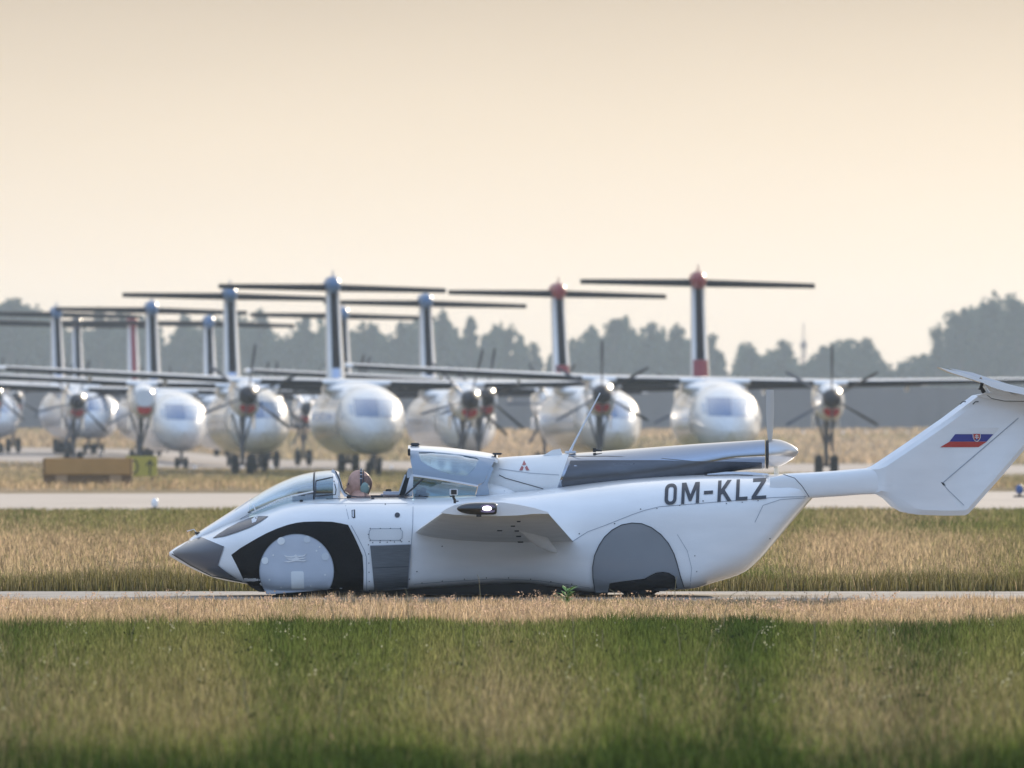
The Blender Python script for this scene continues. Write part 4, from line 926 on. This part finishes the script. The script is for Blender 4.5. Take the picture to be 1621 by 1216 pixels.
# wing stub reaching towards the camera, and the one on the far side
def wing(sg):
    rootY, tipY = Y0+sg*.86, Y0+sg*3.7
    def sec(le, te, Y, th, n=14):
        a, b = (at(*le, Y), at(*te, Y)) if sg < 0 else (Vector((wx(le[0]), Y, wz(le[1]))), Vector((wx(te[0]), Y, wz(te[1]))))
        out_ = []
        for t in np.linspace(0, 1, n): s_ = t*t; out_.append(a.lerp(b, s_)+Vector((0, 0, th*1.4*(s_**.5)*(1-s_))))
        for t in np.linspace(1, 0, n)[1:-1]: s_ = t*t; out_.append(a.lerp(b, s_)-Vector((0, 0, th*.8*(s_**.5)*(1-s_))))
        return out_
    n = 14; rings = []
    root = sec((657,843), (908,858), rootY, .14); mid = sec((690,818), (886,834), (rootY+tipY)/2-.3*sg, .11); tip = sec((708,807), (868,813), tipY, .085)
    R0, R1 = np.array([tuple(v) for v in root]), np.array([tuple(v) for v in tip])
    for t in np.linspace(0, 1, 9): rings.append([tuple(p) for p in R0*(1-t)+R1*t])
    o = cpart('wing', loft_bm(rings), wingunder, None, 40)
    return o
wn = wing(-1); wing(1)
tipS = fl(Y0-3.72)
tp = panel('wing_tip_fairing', [(697,812),(706,806),(720,799.5),(740,796),(765,795),(795,795.5),(820,799),(845,804),(868,811),(869,813.5),(845,813.5),(820,816),(790,817),(750,816.5),(720,815)], white, wn, tipS, .0, depth=.09, step=30)
pod = bpy.data.objects.new('wingtip_pod', None); COL.objects.link(pod); pod.parent = wn; c_ = at(754, 805.3, Y0-3.8); pod.location = c_-CARG
s_ = (Y0-3.8)/F
bm = bmesh.new(); v, f = loft([[(x*s_, r*s_*1.0*math.cos(a), r*s_*.98*math.sin(a)-(0)) for a in [2*math.pi*k/24 for k in range(24)]] for x, r in ((-31,.8),(-29,3.5),(-24,6.2),(-17,8.2),(-9,9.4),(0,10),(12,10),(27,9.8),(31,9),(33,6))]); vs = [bm.verts.new(p) for p in v]; [bm.faces.new([vs[k] for k in q_]) for q_ in f]
part('pod_shell', bm, mat('gloss black pod', (.012,.011,.013), .15, coat=1), pod, 50)
bm = bmesh.new(); v, f = loft([[(x*s_, -10.6*s_+abs(x-17)*.12*s_ + 0*z, z*s_) for x, z in ((6.5,-3),(8,-5.4),(14,-6.2),(27,-6),(29.5,-4),(29.5,4),(27,6),(12,6.2),(8,5.2),(6.5,3))], [(x*s_, -8.4*s_, z*s_) for x, z in ((6.5,-3),(8,-5.4),(14,-6.2),(27,-6),(29.5,-4),(29.5,4),(27,6),(12,6.2),(8,5.2),(6.5,3))]]); vs = [bm.verts.new(p) for p in v]; [bm.faces.new([vs[k] for k in q_]) for q_ in f]
part('light_bezel', bm, mat('violet grey lens', (.20,.15,.24), .1, coat=1), pod, 50)
bm = bmesh.new(); v, f = loft([[(17*s_+rx*s_*math.cos(a), yy*s_, .5*s_+rx*.5*s_*math.sin(a)) for a in [2*math.pi*k/20 for k in range(20)]] for yy, rx in ((-10.5,7.2),(-11.2,6.2),(-11.6,4))]); vs = [bm.verts.new(p) for p in v]; [bm.faces.new([vs[k] for k in q_]) for q_ in f]
part('landing_lamp', bm, lamp, pod, 50)
bm = bmesh.new(); b_box(bm, (4*s_, 0, -11.5*s_), (8*s_, .03, 3*s_)); part('pod_mount', bm, black, pod)
# flap fairing and slots beneath the wing
def under(px, py):      # the wing's lower plane at this pixel, by the span fraction
    t = np.clip((858-py)/45.0-.0, 0, 1); return Y0-(.86+2.84*t)-.0
ffb = [(800,826),(812,826.5),(826,829.5),(842,836),(856,845),(866,856),(876,868),(884,876),(872,874),(850,868),(836,863),(822,853),(812,842)]
from mathutils.bvhtree import BVHTree
wbvh = BVHTree.FromPolygons([v.co.copy() for v in wn.data.vertices], [tuple(p.vertices) for p in wn.data.polygons])
def fairing():
    bm = bmesh.new(); pts = [(798,826,1.5),(812,829,4),(828,836,8),(844,846,11),(857,856,11),(870,867,7),(884,876,1)]
    rings = []
    for i, (x, y, r) in enumerate(pts):
        Y = Y0-(2.6-1.75*i/6); c = at(x, y, Y); a = math.atan2(pts[min(i+1, 6)][1]-pts[max(i-1, 0)][1], pts[min(i+1, 6)][0]-pts[max(i-1, 0)][0])
        rings.append([tuple(c+Vector((math.sin(a)*r*math.cos(t)*.0049, math.sin(t)*.03, math.cos(a)*r*math.cos(t)*.0049))) for t in [2*math.pi*k/20 for k in range(20)]])
    cpart('flap_fairing', loft_bm(rings), wingunder, wn, 60)
fairing()
for x, y, w_, h_ in ((791,840,8,1.8),(821,825.5,6,2),(812,833,7,1.8),(818,840.5,7,3),(821,849,8,3),(824,858,9,3)):
    o_ = Vector((0, 0, CH))-CARG; d_ = (at(x, y, Y0)-Vector((0, 0, CH))).normalized(); hit = wbvh.ray_cast(o_, d_)
    if hit[0] is None: continue
    bm = bmesh.new(); b_box(bm, hit[0]+CARG-d_*.01, (w_*.0048, .09, .008+h_*.0015), bev=.002); cpart('flap_slot', bm, seamd, wn)
# tail booms, fins, tailplane
def boom(sg):
    ST = [(1215,756,784,.01),(1240,751,788,.03),(1262,749.5,789,.05),(1284,748.5,787.5,.056),(1330,745.5,784.5,.054),(1365,742.5,782,.044),(1392,741,781.5,.033),(1412,744,784,.02)]
    f1, f2, f3 = (pchip([s[0] for s in ST], [s[k] for s in ST]) for k in (1, 2, 3))
    o = cpart('tail_boom', loft_bm([sup_ring(x, f1(x), f2(x), f3(x), 2.8, 32, yc=sg*.86) for x in np.linspace(1215, 1412, 34)]), white, None, 60)
    if sg < 0: line('boom_joint', [(1240,751),(1258,757),(1270,770),(1281,787)], 1.1, seamd, o, lambda x, y: Y0-.87-.062, .006)
    return o
FIN = [(1372,743),(1384,738.5),(1397,730),(1440,701),(1495,663),(1545,625.5),(1562,622.5),(1600,623),(1650,627),(1684,633),(1660,660),(1621,704),(1580,752),(1527,812),(1521,814.8),(1490,815.2),(1450,814),(1431,811.5),(1416,803),(1403,790),(1392,783.5),(1376,781)]
def fin(sg):
    # lens-shaped section: thick at mid chord, thin at both edges
    bm = bmesh.new(); cxm = 1
    outl = FIN; n = len(outl); yc = Y0+sg*.87
    inner = [((p[0]-1515)*.90+1515, (p[1]-735)*.90+735) for p in outl]
    for side in (-1, 1):
        o_ = [bm.verts.new((wx(p[0]), yc+side*.006, wz(p[1]))) for p in outl]; i_ = [bm.verts.new((wx(p[0]), yc+side*.034, wz(p[1]))) for p in inner]
        for k in range(n): bm.faces.new((o_[k], o_[(k+1) % n], i_[(k+1) % n], i_[k]))
        bm.faces.new(i_)
        if side < 0: first = o_
        else: [bm.faces.new((first[k], first[(k+1) % n], o_[(k+1) % n], o_[k])) for k in range(n)]
    o = cpart('fin', bm, white, None, 30); return o
for sg in (-1, 1):
    boom(sg); fo = fin(sg)
    if sg < 0:
        fs = lambda x, y: Y0-.87-.034
        line('rudder_seam', [(1612,662),(1492,765)], 1.4, seam, fo, fs, .004)
        line('rudder_seam', [(1492,765),(1500,775),(1526,800)], 1.0, seam, fo, fs, .004); panel('hinge', [(1489.5,763),(1494,764.5),(1497,769),(1493,768)], seamd, fo, fs, .004)
        fg = panel('flag_blue_stripe', [(1503,699),(1512,687.5),(1572.5,687.5),(1562,699)], blueflag, fo, fs, .005, depth=.004, step=30)
        panel('flag_white_stripe', [(1512,687),(1520,677.5),(1582,677),(1573,687)], whiteink, fo, fs, .003, depth=.003, step=30)
        panel('flag_red_stripe', [(1488.5,708),(1503,699.3),(1562,699.3),(1549,707.8)], redflag, fo, fs, .005, depth=.004, step=30)
        sh = panel('flag_shield', [(1539.5,686),(1552.5,686),(1552.5,693),(1550,697.5),(1546.5,699.8),(1542.5,697.5),(1540,693)], whiteink, fo, fs, .010, depth=.004, step=30)
        panel('shield_field', [(1540.7,687),(1551.4,687),(1551.3,693),(1549,696.7),(1546.3,698.5),(1543.3,696.7),(1541,693)], redflag, fo, fs, .014, depth=.003, step=30)
        for pts in ([(1545.5,688),(1547,688),(1547,696),(1545.5,696)], [(1543.8,689.4),(1548.8,689.4),(1548.8,690.5),(1543.8,690.5)], [(1542.8,691.8),(1549.8,691.8),(1549.8,692.9),(1542.8,692.9)]): panel('shield_cross', pts, whiteink, fo, fs, .017, depth=.003, step=30)
        panel('shield_hills', [(1543.5,696),(1545,694.6),(1546.3,695.4),(1547.6,694.6),(1549,696),(1546.3,698)], blueflag, fo, fs, .0175, depth=.003, step=30)
        tipp = panel('fin_cap', [(1545,626.5),(1560,622.5),(1600,621.5),(1650,625),(1686,633),(1650,636),(1590,635),(1562,631)], white, fo, fs, .02, depth=.12, step=30)
        line('cap_seam', [(1563,626),(1570,631),(1590,635),(1650,636)], 1.0, seamd, tipp, fs, .022)
        for x, y in ((1525,640),(1545,640)): line('static_wick', [(x-5,y),(x-1,y-4),(x+4,y-4)], 1.6, seamd, fo, fs, .01)
def plate(name, pts, y0, th, m, parent=None):
    bm = bmesh.new(); a = [bm.verts.new(at(px, py, Y0+yy)) for px, py, yy in pts]; b = [bm.verts.new(v.co-Vector((0, 0, th))) for v in a]; n = len(a)
    bm.faces.new(a); bm.faces.new(b[::-1]); [bm.faces.new((a[k], b[k], b[(k+1) % n], a[(k+1) % n])) for k in range(n)]
    return cpart(name, bm, m, parent, 30)
panel('tailplane', [(1486,581.5),(1520,589),(1556,601),(1580,605.5),(1600,609),(1630,616),(1700,638),(1690,644),(1640,630),(1621,625),(1590,619),(1570,613),(1556,606),(1530,598),(1505,590)], white, None, fl(Y0-1.3), 0, depth=.5, step=30)
panel('tailplane', [(1503,583),(1540,590),(1570,600),(1600,609),(1590,612),(1556,603),(1530,594)], pale, None, fl(Y0+.9), 0, depth=.2, step=30)
panel('stabiliser_arm', [(1556,606),(1572,611.5),(1592,618),(1607,627),(1580,626),(1566,620)], white, None, fl(Y0-.95), 0, depth=.06, step=30)
bm = bmesh.new(); b_tube(bm, [at(1550, 599, Y0-.95), at(1555, 606, Y0-.95), at(1553, 613, Y0-.95), at(1558, 622, Y0-.95)], [.02, .014, .014, .016], 8); b_tube(bm, [at(1549, 616, Y0-.95), at(1556, 616, Y0-.95)], .007, 6); cpart('trim_actuator', bm, black)

# ------------------------------------------------------------------ pilot
def pilot():
    P0 = Vector((wx(590), Y0-.25, .36))
    e = empty('person', P0, 'bald pilot in a reddish top with a headset, facing left in the open cockpit', 'person')
    hc = at(569.5, 768, Y0-.25); z = lambda v: v-P0
    # head
    bm = bmesh.new(); bmesh.ops.create_uvsphere(bm, u_segments=40, v_segments=28, radius=1)
    for v in bm.verts:
        x, y, zz = v.co
        fx = -x      # face towards -X
        s = Vector((x*.093, y*.076, zz*.118))
        if zz < 0: s.x *= 1-.20*(-zz); s.y *= 1-.35*zz*zz; 
        if fx > 0 and zz < -.1: s.x -= .018*min(1, -zz*1.6)*fx      # jaw forward
        if fx > .2:
            s.x -= .034*math.exp(-((zz+.20)/.15)**2-(y/.17)**2)      # nose
            s.x -= .013*math.exp(-((zz-.14)/.10)**2-(y/.6)**2)      # brow
            s.x += .010*math.exp(-((zz-.02)/.09)**2)*math.exp(-((abs(y)-.36)/.17)**2)      # sockets
            s.x -= .008*math.exp(-((zz+.5)/.08)**2-(y/.28)**2) - .006*math.exp(-((zz+.57)/.03)**2-(y/.28)**2)      # lips
            s.x -= .012*math.exp(-((zz+.8)/.14)**2-(y/.3)**2)      # chin
        if fx < -.1 and zz > -.4: s.x += .008*math.exp(-((zz-.15)/.5)**2)
        v.co = s
    rot = Matrix.Rotation(R(-9), 4, 'Y'); bmesh.ops.transform(bm, matrix=Matrix.Translation(z(hc)) @ rot, verts=bm.verts)
    # neck and body grown from a skeleton
    sk = bpy.data.meshes.new('sk')
    J = [((.05,0,.12),.15),((.03,0,.30),.15),((0,0,.42),.17),((-.01,0,.52),.06),((-.02,0,.62),.052),
         ((-.02,-.17,.45),.065),((-.10,-.21,.22),.048),((-.36,-.14,.26),.034),((-.44,-.12,.28),.028),
         ((-.02,.17,.45),.065),((-.10,.21,.22),.048),((-.36,.14,.26),.034),((-.44,.12,.28),.028),
         ((-.1,-.10,.04),.09),((-.5,-.11,.12),.06),((-.85,-.11,-.05),.045),((-.97,-.11,-.03),.03),
         ((-.1,.10,.04),.09),((-.5,.11,.12),.06),((-.85,.11,-.05),.045),((-.97,.11,-.03),.03)]
    E = [(0,1),(1,2),(2,3),(3,4),(2,5),(5,6),(6,7),(7,8),(2,9),(9,10),(10,11),(11,12),(0,13),(13,14),(14,15),(15,16),(0,17),(17,18),(18,19),(19,20)]
    for base, sy in ((8, -1), (12, 1)):
        b = J[base][0]
        for k in range(5):
            i = len(J); oy = (-.028+.018*k)
            J.append(((b[0]-.035, b[1]+oy*(1 if k else 1.4), b[2]+(.01 if k else -.01)), .0095)); J.append(((b[0]-.065, b[1]+oy*1.1, b[2]-.012), .0085)); J.append(((b[0]-.055, b[1]+oy*1.05, b[2]-.04), .0075))
            E += [(base, i), (i, i+1), (i+1, i+2)]
    dx = hc.x-P0.x
    J = [((p[0]*.9+(dx-.005)*min(1, max(0, p[2])/.55), p[1], p[2]*.85), r) for p, r in J]
    sk.from_pydata([p for p, r in J], E, []); so_ = bpy.data.objects.new('tmp', sk); COL.objects.link(so_)
    md = so_.modifiers.new('s', 'SKIN'); md.use_smooth_shade = True
    for v, (p, r) in zip(sk.skin_vertices[0].data, J): v.radius = (r, r)
    sk.skin_vertices[0].data[0].use_root = True
    sb = so_.modifiers.new('b', 'SUBSURF'); sb.levels = sb.render_levels = 2
    dg = bpy.context.evaluated_depsgraph_get(); me2 = bpy.data.meshes.new_from_object(so_.evaluated_get(dg)); bpy.data.objects.remove(so_)
    bm.from_mesh(me2); me = bpy.data.meshes.new('body'); bm.to_mesh(me); bm.free(); me.materials.append(skin); me.materials.append(shirt); me.materials.append(trousers); me.materials.append(back_skin); me.shade_smooth()
    hz_ = z(hc).z
    for p in me.polygons:
        c = p.center
        if c.z < hz_-.12 and c.z < .50: p.material_index = 1
        if c.z < .16 and c.x < -.05: p.material_index = 2
        if abs(c.z-hz_+.005) < .075 and c.x > z(hc).x+.028: p.material_index = 3  # darker tone for the back of the bald head
    bo = link('body', me, e)
    # ears, eyes, headset
    H = lambda x, y, zz: z(hc)+Vector((x, y, zz))
    for sg in (-1, 1):
        bm = bmesh.new(); bmesh.ops.create_uvsphere(bm, u_segments=10, v_segments=8, radius=.012); bmesh.ops.translate(bm, vec=H(-.080, sg*.03, .008), verts=bm.verts); part('eye', bm, ink, e)
    bm = bmesh.new(); b_tube(bm, [H(.012, .083*math.cos(a), -.005+.128*math.sin(a)) for a in np.linspace(math.pi, 0, 22)], .009, 8); b_tube(bm, [H(.03, .083*math.cos(a), -.005+.124*math.sin(a)) for a in np.linspace(math.pi, 0, 22)], .004, 6)
    hs = part('headset', bm, ink, e)
    for k in range(5):
        a = math.pi*(.86-.09*k); bm = bmesh.new(); b_box(bm, H(.012, .086*math.cos(a), -.005+.131*math.sin(a)), (.021, .014, .009), bev=.003); part('band_pad', bm, pale, hs)
    for sg in (-1, 1):
        bm = bmesh.new(); v, f = loft([[tuple(H(.040+rx*math.cos(a), sg*yy, -.028+rz*math.sin(a))) for a in [2*math.pi*k/20 for k in range(20)]] for yy, rx, rz in ((.062,.03,.042),(.082,.036,.050),(.098,.031,.044),(.104,.018,.028))])
        vs = [bm.verts.new(p) for p in v]; [bm.faces.new([vs[k] for k in q]) for q in f]; part('earcup', bm, earcup, hs, 50)
        bm = bmesh.new(); b_tube(bm, [H(.012, sg*.09, -.075), H(-.04, sg*.088, -.095), H(-.10, sg*.04, -.088)], .004, 6)
        if sg < 0: part('microphone_boom', bm, black, hs)
        else: bm.free()
pilot()
def camera_on_wing():
    Y = Y0-3.2; g = at(717, 796, Y); e = empty('action_camera', g, 'small boxy camera clamped upright on the wing just ahead of the lit lamp', 'camera')
    s = Y/F; bm = bmesh.new(); b_box(bm, (1*s, 0, 17*s), (13*s, .04, 10*s), bev=.004); part('camera_case', bm, pale, e)
    bm = bmesh.new(); b_box(bm, (1.5*s, -.022, 17*s), (9*s, .004, 7.5*s), bev=.001); part('camera_screen', bm, black, e)
    bm = bmesh.new(); b_tube(bm, [(1*s, 0, 12*s), (1*s, 0, 8*s), (3*s, 0, 4*s), (3*s, 0, -1*s)], .010, 8); b_box(bm, (-1*s, 0, 10*s), (8*s, .02, 1.8*s)); b_box(bm, (5*s, 0, 2.5*s), (8*s, .02, 1.8*s)); part('clamp_arm', bm, black, e)
camera_on_wing()

# ------------------------------------------------------------------ weeds and seed heads
def weeds(name, n, area, hfn, seed, tint, size=.012, spread=.03, stems=True, k=14):
    r = np.random.default_rng(seed); X = []; 
    x0, x1, y0, y1 = area; Y = y0+(y1-y0)*r.random(n); Xs = (x0+(x1-x0)*r.random(n))*Y
    P = []; C = []
    for x, y in zip(Xs, Y):
        h = hfn*(.6+.7*r.random()); z0 = gz(x, y)
        q = np.stack([x+r.normal(size=k)*spread, y+r.normal(size=k)*spread, z0+h-r.random(k)*h*.45], 1); P.append(q)
    me = foliage(name, np.concatenate(P), size, seed+1, tint); me.materials.clear(); me.materials.append(grassmat)
    return props(link(name, me), kind='stuff')
weeds('seed_heads', 300, (-.042, .042, 101.2, 108), .19, 21, (.26,.20,.13), .013, .015)
weeds('verge_seed_heads', 600, (-.042, .042, 84, 93), .10, 22, (.50,.36,.26), .012, .012)
weeds('wild_flowers', 140, (-.042, .042, 54, 84), .13, 23, (.42,.42,.30), .010, .012, k=5)
weeds('dark_weeds', 45, (-.042, .042, 50, 80), .12, 24, (.02,.03,.015), .016, .02, k=8)
g_ = on_ground(897, 91.2)
def green_weed():
    e = empty('weed_plant', g_, 'bright green leafy weed in the dry verge below the middle of the flying car', 'plant')
    r = random.Random(4); lm = mat('weed leaf', (.14,.26,.05), .6)
    bm = bmesh.new(); b_tube(bm, [(0, 0, 0), (.01, 0, .12)], [.006, .003], 6); part('stem', bm, lm, e)
    for k in range(16):
        a = r.random()*6.28; t = .4+.6*r.random(); L = .07+.05*r.random(); z0 = .03+.1*r.random()
        d = Vector((math.cos(a), math.sin(a), t)).normalized(); s = d.cross(Vector((0, 0, 1))).normalized()*.016; b0 = Vector((0, 0, z0)); m_ = b0+d*L*.5; tp_ = b0+d*L-Vector((0, 0, .015))
        me = mesh('leaf', [b0, m_+s, tp_, m_-s, m_+Vector((0, 0, .006))], [(0, 1, 4), (1, 2, 4), (2, 3, 4), (3, 0, 4)], lm); link('leaf', me, e)
green_weed()
def stalks():      # a few taller bent stems standing out of the turf
    r = random.Random(11); bm = bmesh.new()
    for k in range(46):
        Y = 50+42*r.random(); x = (r.random()*2-1)*Y*.041; h = .12+.16*r.random(); lx = (r.random()-.5)*.5*h; z0 = gz(x, Y)
        b_tube(bm, [(x, Y, z0), (x+lx*.3, Y, z0+h*.5), (x+lx, Y, z0+h*.9), (x+lx*1.9, Y, z0+h)], [.0028, .0024, .002, .0012], 4, False)
    props(link('dry_stalks', bm_mesh('dry_stalks', bm, mat('dry stalk', (.24,.20,.10), .8), 0)), kind='stuff')
stalks()
